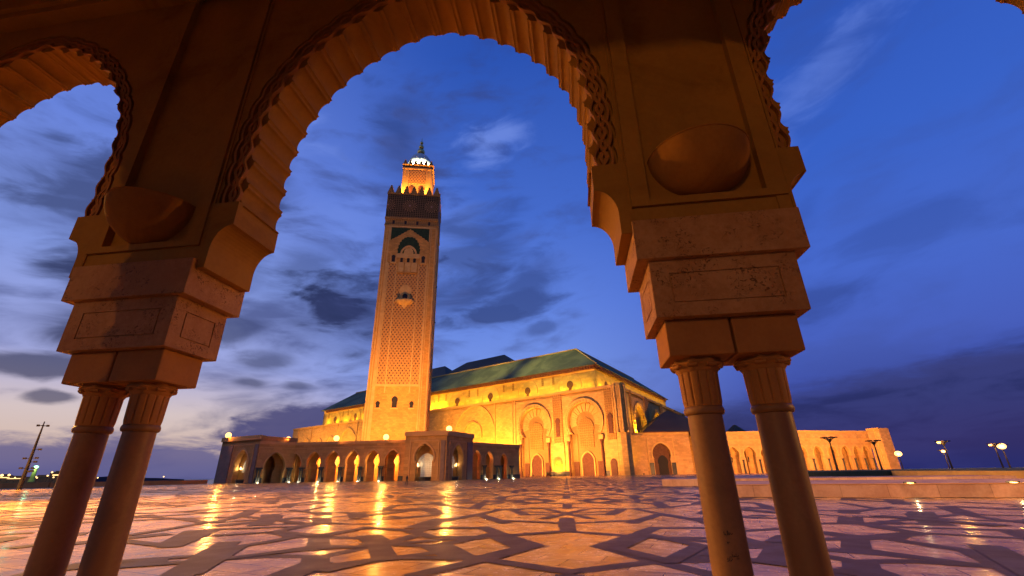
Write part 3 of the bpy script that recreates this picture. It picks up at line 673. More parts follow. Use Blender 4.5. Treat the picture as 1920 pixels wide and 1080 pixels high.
ia = MB(); ring(ia, 20.9, 166.6, 5.0, 6.5, 0, pi, 13, -1.25, -.9005, 1.15, .06)
ia.prism(lobed(20.9, 166.6, 3.6, 171.8, 4, .5), -1.15, -.9001)
ia.box(12.0, 29.8, -1.15, -.9001, 162.6, 166.5).build('inner_arch', M['trim'], mn)
for x in (15.85, 21.05, 26.0):
    wn = MB().prism(keyhole(x, 158.8, 1.0, 1.15, 161.6), -.86, -.7501).build('window', M['dark'], mn)
    MB().box(x-2.2, x+2.2, -.95, -.7501, 150.5, 158.6).build('sill_panel', M['trim'], wn)
MB().box(12.9, 29.0, -1.1, -.26, 149.2, 150.4).box(12.9, 13.6, -1.0, -.7502, 150.4, 162.5).box(28.3, 29.0, -1.0, -.7502, 150.4, 162.5).build('window_frame', M['tower'], mn)
for x in (9.4, 32.8):
    MB().prism(keyhole(x, 158.9, 1.25, 1.55, 163.2, 1.2), -.86, -.7502).build('window', M['dark'], mn)
    MB().box(x-2.4, x+2.4, -1.0, -.26, 157.6, 158.8).box(x-2.4, x-1.9, -.95, -.7502, 158.8, 166).box(x+1.9, x+2.4, -.95, -.7502, 158.8, 166).build('window_frame', M['trim'], mn)
nb = MB().prism(keyhole(20.9, 126.5, 3.8, 4.6, 134.0, 1.25), -.55, -.2501).build('niche', M['trim'], mn)
MB().prism(keyhole(20.9, 126.5, 1.8, 2.0, 129.8, 1.1), -.8, -.551).build('niche_opening', M['dark'], nb)
bl = MB(); prof = [(6.6, 126.6), (6.9, 126.0), (6.4, 125.0), (4.6, 123.6), (2.2, 122.4), (1.2, 120.8), (.2, 119.4)]
vs = []; fs = []
for j, (r, z) in enumerate(prof):
    for i in range(17): a = pi+pi*i/16; q = 1+.09*cos(8*a); vs.append((20.9+r*cos(a)*q, -.2+r*.62*sin(a)*q, z))
for j in range(len(prof)-1):
    for i in range(16): fs.append((j*17+i, j*17+i+1, (j+1)*17+i+1, (j+1)*17+i))
fs.append(tuple(range(17))); bl.add(vs, fs).build('balcony', M['trim'], mn)
for x, hw, r, zc, z0 in ((8.5, 1.1, 1.5, 48.6, 45.8), (19.9, 1.7, 2.2, 51.2, 45.8), (31.7, 1.1, 1.5, 48.6, 45.8)):
    MB().prism(keyhole(x, z0, hw, r, zc, 1.15), -.3, -.002).build('window', M['dark'], mn)
    MB().box(x-hw-1.0, x+hw+1.0, -.6, -.003, z0-.8, z0-.05).build('window_sill', M['trim'], mn)
# crown
cr = MB().box(-.6, TW+.6, -.7, TW+.7, 192.001, 193.6).box(-.2, TW+.2, -.3, TW+.3, 193.6, 198.2).box(-.8, TW+.8, -.9, TW+.9, 198.2, 200.4)
for i in range(9): cr.box(2.0+i*4.55, 3.9+i*4.55, -.75, -.3001, 193.6, 196.8) if False else None
cr.build('cornice', M['carved'], mn)
for i in range(4): MB().prism(keyhole(6.5+i*9.7, 193.7, .9, 1.0, 196.2), -.42, -.3002).build('window', M['dark'], mn)
MB().box(-.5, TW+.5, -.6, TW+.6, 200.401, 222.6).build('mosaic_band', M['zellig'], mn)
MB().box(-.9, TW+.9, -1.0, TW+1.0, 222.601, 224.4).box(2, TW-2, 2, TW-2, 224.4, 224.8).build('parapet', M['carved'], mn)
def merlon(x, y, z, w, h, d, along_x=True):
    mb = MB()
    for k in range(5):
        hw = w/2*(1-k/5.6); z0 = z+h*k/5; z1 = z+h*(k+1)/5
        if along_x: mb.box(x-hw, x+hw, y-d/2, y+d/2, z0, z1)
        else: mb.box(x-d/2, x+d/2, y-hw, y+hw, z0, z1)
    return mb
for i in range(7):
    c = 1.9+i*(TW-3.8)/6
    merlon(c, -.2, 224.4, 4.9, 7.2, 1.2).build('merlon', M['carved'], mn)
    if i: merlon(TW+.2, c, 224.4, 4.9, 7.2, 1.2, False).build('merlon', M['carved'], mn)
    if i and i < 6: merlon(-.2 if False else .2, c, 224.4, 4.9, 7.2, 1.2, False).build('merlon', M['carved'], mn)
# lantern
LX, LY, LWd = 8.4, 9.4, 26.2
ln = MB().box(LX, LX+LWd, LY, LY+LWd, 224.8, 257.2).build('lantern', M['trim'], mn)
MB().box(LX+6, LX+LWd-6, LY-.25, LY-.001, 241.5, 256).build('lattice_panel', M['lattice'], ln)
MB().box(LX+.8, LX+2.0, LY-.5, LY-.001, 226, 257).box(LX+LWd-2.0, LX+LWd-.8, LY-.5, LY-.001, 226, 257).box(LX+4.6, LX+5.6, LY-.45, LY-.001, 226, 257).box(LX+LWd-5.6, LX+LWd-4.6, LY-.45, LY-.001, 226, 257).build('moulding', M['trim'], ln)
for x in (LX+8.6, LX+LWd-8.6): MB().prism(keyhole(x, 225, 2.2, 2.6, 236.6, 1.2), LY-.3, LY-.002).build('arch_recess', M['door'], ln)
MB().box(LX-.5, LX+LWd+.5, LY-.5, LY+LWd+.5, 257.201, 258.6).box(LX-.9, LX+LWd+.9, LY-.9, LY+LWd+.9, 261.6, 262.6).build('lantern_cornice', M['trim'], mn)
MB().box(LX-.3, LX+LWd+.3, LY-.3, LY+LWd+.3, 258.601, 261.599).build('lantern_mosaic', M['zellig'], mn)
for i in range(6):
    c = 1.6+i*(LWd-3.2)/5
    merlon(LX+c, LY, 262.6, 3.4, 4.6, 1.0).build('merlon', M['carved'], mn)
    if i: merlon(LX+LWd, LY+c, 262.6, 3.4, 4.6, 1.0, False).build('merlon', M['carved'], mn)
dx_, dy_ = LX+LWd/2, LY+LWd/2
M['dome'] = plain('dome_tile', (.62, .68, .55), .35)
MB().rev([(9.6, 262.6), (9.6, 268), (10.2, 269.5), (10.4, 272), (9.9, 275), (8.7, 278), (6.8, 280.8), (4.2, 283), (1.2, 284.3)], dx_, dy_, 96, lambda r, z, a: r*(1+.045*abs(sin(12*a)))).build('dome', M['dome'], mn, smooth=True)
fn = MB(); fp = [(.5, 283.5), (.6, 284.6)]
for zc, r in ((287.6, 3.6), (293.6, 2.4), (298.6, 1.6)):
    fp += [(max(.45, r*cos(b)), zc+r*sin(b)) for b in [(-80+16*q)*pi/180 for q in range(11)]]
fp += [(.35, 300.8), (.3, 303.2), (.08, 304.8)]
fn.rev(fp, dx_, dy_, 24).build('finial', M['gold'], mn, smooth=True)

# ------------------------------------------------------------------ prayer hall
C1 = Vector((70.32, 307.05)); C2 = Vector((60.35, 327.9)); d1 = Vector((-.787, .617)); d2 = Vector((.5225, .8526))
R1 = atan2(d1.y, d1.x); R2 = atan2(d2.y, d2.x)
mq = thing('mosque', 'large floodlit stone prayer hall with horseshoe portals and a green tiled roof', 'mosque', (C1.x, C1.y, 0), 0)
o2 = (C2.x-C1.x, C2.y-C1.y, 0)
H1, H2, H3 = 57.3, 75.7, 98.3
# long facade: local x runs left/away from the corner, +y is outward
def portal(cx, hw, name_door=True):
    zc, r, zs = 35.6, 12.9, 27.2
    rec = MB().prism([(cx+hw+.3, 0)]+[(cx+hw+.3, 30), (cx+r+.2, 36), (cx+r*.7, 46), (cx, 49.2), (cx-r*.7, 46), (cx-r-.2, 36), (cx-hw-.3, 30), (cx-hw-.3, 0)], -3.2, -2.6)
    rc = rec.build('portal_recess', M['carvefine'], mq, rz=R1)
    f = MB(); ring(f, cx, zc-.5, 7.2, 12.6, -.28, pi+.28, 23, -2.6, -2.2, 1.0, .12, .35); f.build('fan_voussoirs', M['trim'], rc)
    v = MB(); ring(v, cx, zc, 13.0, 14.6, -.62, pi+.62, 46, -.6, .9, 1.0, .22, .3); ring(v, cx, zc, 14.6, 15.5, -.58, pi+.58, 40, -.2, 1.3); v.build('arch_ring', M['trim'], rc)
    a = MB().prism(keyhole(cx, 18, 5.6, 6.3, 31.5, 1.0), -2.2, -1.9).build('inner_panel', M['carved'], rc)
    for q_ in (-9.3, 9.3): MB().box(cx+q_-1.9, cx+q_+1.9, -2.55, -2.0, 9.6, 27).build('side_panel', M['carvefine'], rc)
    dr = MB().prism(keyhole(cx, 0, 4.0, 4.3, 9.4, 1.2), -2.5, -1.7).build('door', M['door'], rc)
    e = MB(); ring(e, cx, 9.4, 4.5, 5.4, -.1, pi+.1, 15, -2.5, -1.4, 1.2, .05); e.box(cx-5.4, cx-4.4, -2.5, -1.4, 0, 9.1).box(cx+4.4, cx+5.4, -2.5, -1.4, 0, 9.1); e.build('door_surround', M['door'] if False else M['trim'], rc)
    for s_ in (-9.3, 9.3): MB().box(cx+s_-2.0, cx+s_+2.0, -2.5, -1.75, 0, 9.0).build('side_door', M['door'], rc)
    for s_ in (-hw-.9, hw+.9):
        c = MB().rev([(1.1, 0), (1.1, 1.6), (.8, 2.0), (.75, 19.5), (1.0, 20), (1.3, 22.6)], cx+s_, 1.0, 14); c.build('engaged_column', M['door'], rc, smooth=False)
        MB().box(cx+s_-1.7, cx+s_+1.7, -.5, 2.2, 22.601, 25.6).build('capital_block', M['trim'], rc)
    return horse(cx, hw, zs, r, zc, 1.0, 24)
h1_ = portal(26.8, 12.0); h2_ = portal(69.6, 12.0)
wallp = comb(0, 440, H1, [h1_[::1], h2_[::1]])
# outline order: holes listed from far to near, each walked from its left foot
wallp = [(0, 0), (0, H1), (440, H1), (440, 0)]+[p for h in (h2_, h1_) for p in h]
MB().prism(wallp, -2.6, 0).build('lower_wall', M['wall'], mq, rz=R1)
MB().box(-.2, 440, .001, .9, H1-1.2, H1+.4).build('wall_coping', M['trim'], mq, rz=R1)
for x0, x1, mt in ((44.4, 52.0, 'carved'), (3.0, 9.4, 'carved')):
    p = MB().box(x0, x1, .001, .8, 22, H1+.3).build('carved_pilaster', M[mt], mq, rz=R1)
    MB().box(x0-.5, x1+.5, .001, 1.0, 0, 22).build('pilaster_base', M['wall'], p)
    MB().prism(keyhole((x0+x1)/2, 26, 1.5, 2.0, 36.5, 1.3), .801, 1.3).build('niche', M['door'], p)
for x in (87.8, 90.6, 109.0): MB().box(x-.5, x+.5, .001, .7, 3, H1).build('wall_rib', M['trim'], mq, rz=R1)
for x in (200, 235, 280, 302, 340, 395, 426): MB().box(x-.7, x+.7, .001, .7, 3, H1).build('wall_rib', M['trim'], mq, rz=R1)
br_ = MB(); ring(br_, 132, 33.5, 21.5, 22.8, -.3, pi+.3, 48, .001, .7, 1.0); br_.build('blind_arch', M['trim'], mq, rz=R1); br_ = MB(); ring(br_, 133.5, 32.5, 9.6, 11.0, -.25, pi+.25, 26, .001, .9, 1.0, .2); br_.build('blind_arch', M['trim'], mq, rz=R1)
for c, r, zz in ((318, 17, 30), (352, 9, 33), (376, 8, 33), (404, 9, 33), (213, 14, 32), (255, 17, 30)):
    b = MB(); ring(b, c, zz, r, r+1.2, -.3, pi+.3, 26, .001, .7, 1.15); b.box(c-r-1.1, c-r+.1, .001, .7, 3, zz-3).box(c+r-.1, c+r+1.1, .001, .7, 3, zz-3); b.build('blind_arch', M['trim'], mq, rz=R1)
MB().box(-.3, 14.4, .001, .5, 0, 3.0).box(39.3, 57.2, 1.001, 1.3, 0, 2.8).box(82.0, 430, .001, .5, 0, 3.0).build('granite_plinth', M['granite'], mq, rz=R1)
md = MB(); ring(md, 49.5, 8.6, 1.6, 3.2, 0, 2*pi, 20, 1.0, 1.5, 1.0, .1); md.prism(keyhole(49.5, 3, 3.8, 4.0, 8.6, 1.0), 1.0, 1.25); md.build('wall_fountain', M['carvefine'], mq, rz=R1)
kd = MB().prism(keyhole(6.4, 0, 2.2, 2.4, 7.4, 1.25), .802, 1.2) if False else MB().prism(keyhole(6.4, 0, 2.2, 2.4, 7.4, 1.25), 1.001, 1.5); kd.build('doorway', M['door'], mq, rz=R1)
# corner buttress with slim shafts
cb = MB().rev([(4.6, 0), (4.6, H1+1.0)], -1.2, -1.6, 8).build('corner_buttress', M['wall'], mq, rz=R1)
for a in (35, 75, 120, 160): MB().rev([(.9, 26), (1.0, 27), (.55, 28), (.55, H1-2), (.9, H1-1)], -1.2+5.0*cos(radians(a)), -1.6+5.0*sin(radians(a)), 8).build('slim_shaft', M['trim'], cb)
# short side: local x runs right/away, -y outward
sholes = []
sw = [(0, 0), (0, H1), (215, H1), (215, 0)]+[p for h in (horse(146, 13, 26, 14, 34, 1.0, 20), horse(96, 13, 26, 14, 34, 1.0, 20), horse(46, 13, 26, 14, 34, 1.0, 20)) for p in h]
MB().prism(sw, 0, 3).build('side_wall', M['wall'], mq, rz=R2)
for c in (46, 96, 146):
    q = MB().box(c-14.5, c+14.5, 3.001, 3.6, 0, 50).build('side_recess', M['carvefine'], mq, rz=R2)
    v = MB(); ring(v, c, 34, 14.1, 16.8, -.6, pi+.6, 36, .6, -1.2, 1.0, .2, -.4); v.build('arch_ring', M['trim'], q)
    MB().box(c-6, c+6, 2.2, 3.0, 0, 24).build('side_door', M['door'], q)
for x0, x1 in ((26, 29.5), (62.5, 71), (110, 118), (160, 168), (200, 208)): MB().box(x0, x1, -.9, -.001, 0, H1+.4).build('side_pilaster', M['carved'], mq, rz=R2)
MB().box(-.3, 215, -.7, -.001, H1-1.2, H1+.401).build('side_coping', M['trim'], mq, rz=R2)
# terrace deck between the tiers and upper walls
MB().slab([(0, 0), tuple(d1*438), tuple(d1*438+d2*213), tuple(d2*213)], H1-3, H1-1.3).build('terrace_deck', M['wall'], mq)
MB().box(0, 371, -3, 0, H1-1.3, H2).build('upper_wall', M['wallup'], mq, loc=o2, rz=R1)
MB().box(.01, 208, .001, 3, H1-1.3, H2).build('upper_side_wall', M['wallup'], mq, loc=o2, rz=R2)
for k in range(9):
    x = 21.7+40.27*k
    if x > 350: break
    w_ = MB().prism(keyhole(x, 59.6, 1.1, 2.75, 64.1, 1.1), .001, .45).build('keyhole_window', M['door'], mq, loc=o2, rz=R1)
    b = MB(); ring(b, x, 63, 9.4, 10.1, -.2, pi+.2, 30, .001, .35); b.build('window_arch', M['trim'], w_)
    for dx in (15.0, 25.3):
        MB().prism(keyhole(x+dx, 66.1, .9, 1.0, 71.4, 1.2), .001, .25).build('blind_slot', M['carved'], mq, loc=o2, rz=R1)
for k in range(5):
    x = 22+38*k
    w_ = MB().prism(keyhole(x, 59.6, 1.1, 2.75, 64.1, 1.1), -.45, -.001).build('keyhole_window', M['door'], mq, loc=o2, rz=R2)
# eaves
ev = MB().box(-1.5, 364, .001, 1.4, H2-2.4, H2-.6).box(-2.5, 365, -3, 2.6, H2-.6, H2+.3)
for i in range(150): ev.box(-1+i*2.43, .4+i*2.43, 1.4, 2.3, H2-2.0, H2-.6)
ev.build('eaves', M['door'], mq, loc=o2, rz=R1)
ev = MB().box(-1.5, 205, -1.4, -.001, H2-2.4, H2-.6).box(-2.5, 206, -2.6, 3, H2-.601, H2+.299)
for i in range(84): ev.box(-1+i*2.43, .4+i*2.43, -2.3, -1.4, H2-2.0, H2-.6)
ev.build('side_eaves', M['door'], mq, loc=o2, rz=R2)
def par(a, b): return C2-C1+d1*a+d2*b
e = [par(-3.2, -3.2), par(375, -3.2), par(375, 212), par(-3.2, 212)]; t_ = [par(26, 26), par(345, 26), par(345, 182), par(26, 182)]
rf = MB().add([(*p, H2+.3) for p in e]+[(*p, H3) for p in t_], [(0, 1, 2, 3), (4, 5, 6, 7), (0, 1, 5, 4), (1, 2, 6, 5), (2, 3, 7, 6), (3, 0, 4, 7)]).build('roof', M['roof'], mq)
rc_ = MB()
for a, b in zip(t_, t_[1:]+t_[:1]): rc_.tube([(*a, H3+.2), (*b, H3+.2)], .75, 6)
rc_.tube([(*e[0], H2+.8), (*t_[0], H3+.3)], .5, 6).build('ridge_cap', M['trim'], rf)
def hipped(a0, a1, b0, b1, zr, ins, nm):
    bm_ = (b0+b1)/2; o_ = 26
    q = [par(o_+a0, o_+b0), par(o_+a1, o_+b0), par(o_+a1, o_+b1), par(o_+a0, o_+b1)]; r_ = [par(o_+a0+ins, o_+bm_), par(o_+a1-ins, o_+bm_)]
    return MB().add([(*p, H3+.25) for p in q]+[(*p, zr) for p in r_], [(0, 1, 2, 3), (0, 1, 5, 4), (2, 3, 4, 5), (1, 2, 5), (3, 0, 4)]).build(nm, M['roofdk'], mq)
hipped(77, 195, 15, 70, 120.9, 31, 'upper_roof'); hipped(169, 338, 12, 73, 122.4, 31, 'upper_roof')

# ------------------------------------------------------------------ riad arcades along the plaza edge
def frame(A, B): return atan2(B.y-A.y, B.x-A.x), (B-A).length
def gallery(name, label, A, B, arches, top, depth=11.0, hwk=1.0, cols=(), inner=None, group='low arcades round the plaza', lamps=()):
    rz, L = frame(A, B); g = thing(name, label, 'arcade', (A.x, A.y, 0), rz, group)
    holes = []
    for cx, hw, zt in arches:
        zc = zt-hw*1.35*hwk; holes.append(horse(cx, hw*.9, zc-hw*.42, hw, zc, 1.35*hwk, 16))
    P = [(0, 0), (0, top), (L, top), (L, 0)]+[p for h in sorted(holes, key=lambda h: -h[0][0]) for p in h]
    MB().prism(P, 0, 1.6).build('front_wall', M['riad'], g)
    pc = MB().box(-.2, L+.2, -.35, -.001, top-.9, top+.1)
    pc.box(-.2, L+.2, -.12, -.001, top-2.1, top-1.9).build('coping', M['riadtrim'], g)
    for cx, hw, zt in arches:
        zc = zt-hw*1.35*hwk; b = MB(); ring(b, cx, zc, hw+.05, hw+.45, -.4, pi+.4, 22, -.18, -.001, 1.33*hwk); b.build('arch_trim', M['riadtrim'], g)
    holes2 = []
    for cx, hw, zt in arches:
        zt2 = zt-.9; w2 = hw*.52; zc = zt2-w2*2.0; holes2.append(horse(cx, w2*.62, zc-w2*.78, w2, zc, 2.0, 14))
    P = [(0, 0), (0, top), (L, top), (L, 0)]+[p for h in sorted(holes2, key=lambda h: -h[0][0]) for p in h]
    MB().prism(P, depth*.42, depth*.42+1.0).build('middle_wall', M['riad'], g)
    MB().box(0, L, depth, depth+.6, 0, top-.2).build('back_wall', M['riad'], g)
    MB().box(0, L, 1.6, depth+.6, top-.8, top-.4).box(0, .5, 1.601, depth, 0, top-.8).box(L-.5, L, 1.601, depth, 0, top-.8).build('roof_slab', M['riad'], g)
    pl_ = MB()
    xs = sorted([(c-h*.95, c+h*.95) for c, h, z in arches]); x = 0
    for a, b in xs+[(L, L)]:
        if a-x > .6: pl_.box(x+.05, a-.05, -.12, -.001, 0, 1.6)
        x = b
    pl_.build('granite_plinth', M['granite'], g)
    for x in cols:
        c = MB()
        c.rev([(.42, 0), (.42, .5), (.30, .6), (.27, 3.7), (.34, 3.8), (.5, 4.5)], x-.42, -.75, 12); c.rev([(.42, 0), (.42, .5), (.30, .6), (.27, 3.7), (.34, 3.8), (.5, 4.5)], x+.42, -.75, 12); c.box(x-1.0, x+1.0, -1.25, -.13, 4.5, 5.0)
        c.build('twin_column', M['granite'], g)
    for x, zz, pw in lamps: point(g, (x, depth*.74, zz), pw, (1.0, .50, .12), .3)
    return g
B0 = Vector((-82.41, 176.73)); B1 = Vector((-39.89, 171.42)); A2 = Vector((-111.28, 178.09)); A3 = Vector((-90.66, 166.975))
gal = gallery('plaza_arcade', 'long low arcade with pointed arches left of the minaret foot, between two pavilions', B0, B1,
        [(.5, 2.7, 9.9), (8.1, 2.7, 10.4), (15.5, 2.75, 10.5), (23.1, 2.75, 10.5), (30.8, 2.75, 10.5), (38.4, 2.75, 10.4)], 13.7, cols=(4.2, 11.7, 19.3, 26.9, 34.6), lamps=((6, 7, 5500), (14.5, 7, 8000), (24, 7, 8000), (33.5, 7, 8000)))
gallery('plaza_arcade', 'short splayed arcade wall with one wide dark arch beside the leftmost pavilion', A3, B0, [(6.3, 3.7, 10.2)], 13.7, depth=9, cols=(.9, 11.6))
D0 = Vector((-15.86, 181.31)); D1 = Vector((2.2, 205.3))
gallery('plaza_arcade', 'short three-arched arcade right of the corner pavilion, in front of the hall', D0, D1, [(2.2, 2.3, 10.4), (9.6, 2.4, 10.2), (18.9, 2.3, 9.6)], 13.2, depth=10, cols=(5.9, 13.6, 16.0, 23.4), lamps=((3, 6, 9000), (10, 6, 9000), (20, 6, 9000)))
def lit_niche(parent, cx, y, hw, zt, rz=0, loc=None):
    n = MB().prism(keyhole(cx, .2, hw*.85, hw, zt-hw, 1.1), y, y+.4).build('fountain_niche', M['white0'], parent, loc=loc, rz=rz)
    v = MB(); ring(v, cx, zt-hw, hw+.02, hw+.75, -.35, pi+.35, 24, y-.25, y+.2, 1.08, 0); v.build('niche_ring', M['white0'], n); v = MB(); ring(v, cx, zt-hw, hw*.45, hw*.6, -.35, pi+.35, 18, y-.12, y-.001, 1.2); v.build('inner_ring', M['white0'], n)
    bz = MB().rev([(hw*.75, 0), (hw*.8, .9), (hw*.95, 1.1), (hw*.9, 1.2), (.2, 1.0)], cx, y-1.4, 12).build('basin', M['granite'], n)
    return n
M['white0'] = stone('white_marble', (.60, .56, .46, 1), (.72, .68, .58, 1), .5, .4, .3, carve=(1.6, .3), bdist=.05)
def pav_face(g, A, B, cx, hw, zt, top, niche=None):
    rz = atan2(B.y-A.y, B.x-A.x)-g.rotation_euler.z; L = (B-A).length
    g0 = Vector((g.location.x, g.location.y)); q = A-g0; c, s_ = cos(-g.rotation_euler.z), sin(-g.rotation_euler.z)
    loc = (q.x*c-q.y*s_, q.x*s_+q.y*c, 0)
    zc = zt-hw*1.3
    h = horse(cx, hw*.88, zc-hw*.45, hw, zc, 1.3, 18)
    MB().prism([(0, 0), (0, top), (L, top), (L, 0)]+h, 0, 1.8).build('pavilion_face', M['riad'], g, loc=loc, rz=rz)
    b = MB(); ring(b, cx, zc, hw+.1, hw+.7, -.42, pi+.42, 22, -.25, -.001, 1.28)
    b.box(-.25, L+.25, -.45, -.001, top-1.4, top+.15).box(cx-hw-2.0, cx-hw-1.6, -.2, -.001, 0, top-3.2).box(cx+hw+1.6, cx+hw+2.0, -.2, -.001, 0, top-3.2).box(cx-hw-2.0, cx+hw+2.0, -.201, -.001, top-3.2, top-2.8)
    b.build('face_trim', M['riadtrim'], g, loc=loc, rz=rz)
    w1 = cx-hw-2.6
    for x0, x1 in ((.5, w1), (cx+hw+2.6, L-.5)):
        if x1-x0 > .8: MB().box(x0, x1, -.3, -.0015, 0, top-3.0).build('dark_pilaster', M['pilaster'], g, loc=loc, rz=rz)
    MB().box(cx-hw-2.2, cx+hw+2.2, 3.75, 4.1, 0, top-2).build('inner_wall', M['riad'], g, loc=loc, rz=rz)
    if niche:
        n = lit_niche(g, cx, 3.3, niche[0], niche[1], rz, loc)
        for s2 in (-1, 1):
            x, y, z = cx+s2*(niche[0]+.55), 2.4, niche[1]*.62
            MB().box(x-.15, x+.15, y-.1, y+.9, z-.3, z+.3).rev([(.05, z+.3), (.22, z+.35), (.22, z+.7), (.05, z+.8)], x, y, 8).build('wall_light', M['lampsoft'], n)
            point(n, (x, y-.4, z+.3), niche[2], (1.0, .80, .48), .2)
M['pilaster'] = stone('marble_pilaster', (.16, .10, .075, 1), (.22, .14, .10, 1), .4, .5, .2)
pa = thing('pavilion', 'square end pavilion at far left of the arcade with a lit round fountain niche', 'pavilion', (A2.x, A2.y, 0), 0, 'corner pavilions of the plaza arcade')
pav_face(pa, A2, A3, 14.4, 4.1, 11.2, 15.8, (2.9, 7.6, 330))
nA = Vector((.474, .880)); MB().slab([(0, 0), tuple(A3-A2), tuple(A3-A2+nA*15), tuple(nA*15)], 13.5, 15.6).build('roof_block', M['riad'], pa)
MB().slab([(0, .3), tuple(nA*15+Vector((-1.5, 0))), tuple(nA*15), (.9, .3)], 0, 13.5).build('side_wall', M['riad'], pa)
C0_ = Vector((-38.08, 163.63)); C1_ = Vector((-23.25, 161.33)); C2_ = Vector((-15.76, 178.31))
pc_ = thing('pavilion', 'corner pavilion in mid plaza showing two faces, each with a lamplit marble niche', 'pavilion', (C0_.x, C0_.y, 0), 0, 'corner pavilions of the plaza arcade')
pav_face(pc_, C0_, C1_, 7.1, 3.3, 11.8, 15.8, (2.5, 7.8, 260)); pav_face(pc_, C1_, C2_, 7.6, 3.9, 11.7, 15.8, (2.7, 7.8, 160))
MB().slab([(1, 1.9), tuple(C1_-C0_+Vector((-1, 1.9))), tuple(C2_-C0_+Vector((-2, 0))), tuple(C2_-C0_+Vector((-18, 2)))], 13.6, 15.5).build('roof_block', M['riad'], pc_)
MB().slab([(0.1, 1.81), (1.5, 1.81), (3.5, 16), (2, 16)], 0, 15.4).build('side_wall', M['riad'], pc_)

# lamps on the arcade roofs, facing the plaza
def roof_lamp(x, y, z, label, pw, tgt=(0, 15, 0)):
    t = thing('roof_lamp', label, 'lamp', (x, y, z), 0, 'glaring lamps on the arcade roofs')
    MB().rev([(.45, 0), (.4, .1), (.2, .15), (.2, .25), (.4, .32)], 0, 0, 10).build('stand', M['metal'], t)
    MB().rev([(max(.02, 1.05*cos(b)), 1.3+1.05*sin(b)) for b in [(-90+18*q)*pi/180 for q in range(11)]], 0, 0, 16).build('globe', M['lampwarm'], t, smooth=True)
    d = (Vector(tgt)-Vector((x, y, z))).normalized()
    o = spot(tuple(Vector((0, 0, 1.4))+d*1.6), tuple(Vector((0, 0, 1.4))+d*10), pw, (1, .36, .05), 165, .5, .38, t)
    return t
BD = (B1-B0).normalized(); BN = Vector((-BD.y, BD.x))
RL = 16000
pA_ = P2(-31.62, 208)
roof_lamp(pA_.x, pA_.y, 15.5, 'leftmost glaring lamp on the far left pavilion roof corner', RL)
for x, lb in ((-4.1, 'second glaring roof lamp from the left, over the wide dark arch'), (15.4, 'third glaring roof lamp from the left, above the middle of the long arcade'), (34.9, 'fourth glaring roof lamp, just below the foot of the minaret')):
    p = B0+BD*x+BN*.9; roof_lamp(p.x, p.y, 13.72, lb, RL)
p = P2(-7.99, 165); roof_lamp(p.x, p.y, 15.4, 'fifth glaring roof lamp, on the corner pavilion', RL)

# ------------------------------------------------------------------ gate with pyramid roof, curved arcade
E0 = Vector((87.43, 328.57)); E1 = Vector((122.0, 328.05))
gt = thing('gatehouse', 'square stone gatehouse with horseshoe doorway and dark pyramid tile roof, right of the hall', 'gatehouse', (E0.x, E0.y, 0), frame(E0, E1)[0])
hg = horse(14.5, 5.6, 10, 6.2, 13.2, 1.15, 20)
MB().prism([(-4, 0), (-4, 27.2), (35, 27.2), (35, 0)]+hg, 0, 2.5).build('front_wall', M['curve'], gt)
b = MB(); ring(b, 14.5, 13.2, 6.3, 7.3, -.4, pi+.4, 24, -.4, -.001, 1.13); b.box(-4.2, 35.2, -.5, -.001, 26.0, 27.4).box(5.2, 5.9, -.3, -.001, 0, 23.5).box(23.1, 23.8, -.3, -.001, 0, 23.5).box(5.2, 23.8, -.301, -.001, 23.5, 24.2).build('trim', M['trim'], gt)
for x in (7.0, 22.0): MB().box(x-1.4, x+1.4, -.6, -.001, 0, 7.6).build('side_pier', M['granite'], gt)
MB().box(7, 22, 2.51, 2.9, 0, 22).build('inner_wall', M['door'], gt)  # dark door colour on this wall paints in the shade inside the arch
MB().prism(keyhole(15.5, 0, 3.2, 3.6, 8.2, 1.2), 2.2, 2.505).build('door', M['dark'], gt)
MB().box(14, 35, 2.901, 24, 0, 27.1).box(35, 57, 14, 40, 0, 27.3).build('body', M['curve'], gt)
rf2 = MB().pyr(2.6, 59.4, -1.6, 55, 27.9, 30.6, 31.4, 26.3, 26.9, 45.5).build('roof', M['roofdk'], gt)
MB().box(3.6, 58.4, -.6, 54, 27.42, 27.9).build('eaves', M['door'], gt)
# wall linking hall and gatehouse
lk = MB().box(0, 21, 0, 2.5, 0, 25.5).box(-.2, 21, -.4, -.001, 24.4, 25.7).build('link_wall', M['curve'], None, loc=(70.0, 322.2, 0), rz=radians(10)); tag(lk, 'pale lit stone wall joining the hall corner to the gatehouse', 'wall')
def tanH(a):
    K = [(19.6, .0743), (24.1, .0708), (30.6, .0679), (36.05, .0613), (38.5, .0592)]
    for (a0, t0), (a1, t1) in zip(K, K[1:]):
        if a <= a1: return t0+(t1-t0)*(a-a0)/(a1-a0)
    return .0592
bnd = [21.0, 22.5, 24.0, 25.6, 27.2, 28.85, 30.5, 32.0, 33.3, 34.45, 35.45, 36.25, 36.9, 37.6]
pts = [P2(a, 26.0/tanH(a)) for a in bnd]
ca = thing('curved_arcade', 'long curving rose stone wall with a row of horseshoe arches, at right behind the lawn', 'arcade', (pts[0].x, pts[0].y, 0), 0)
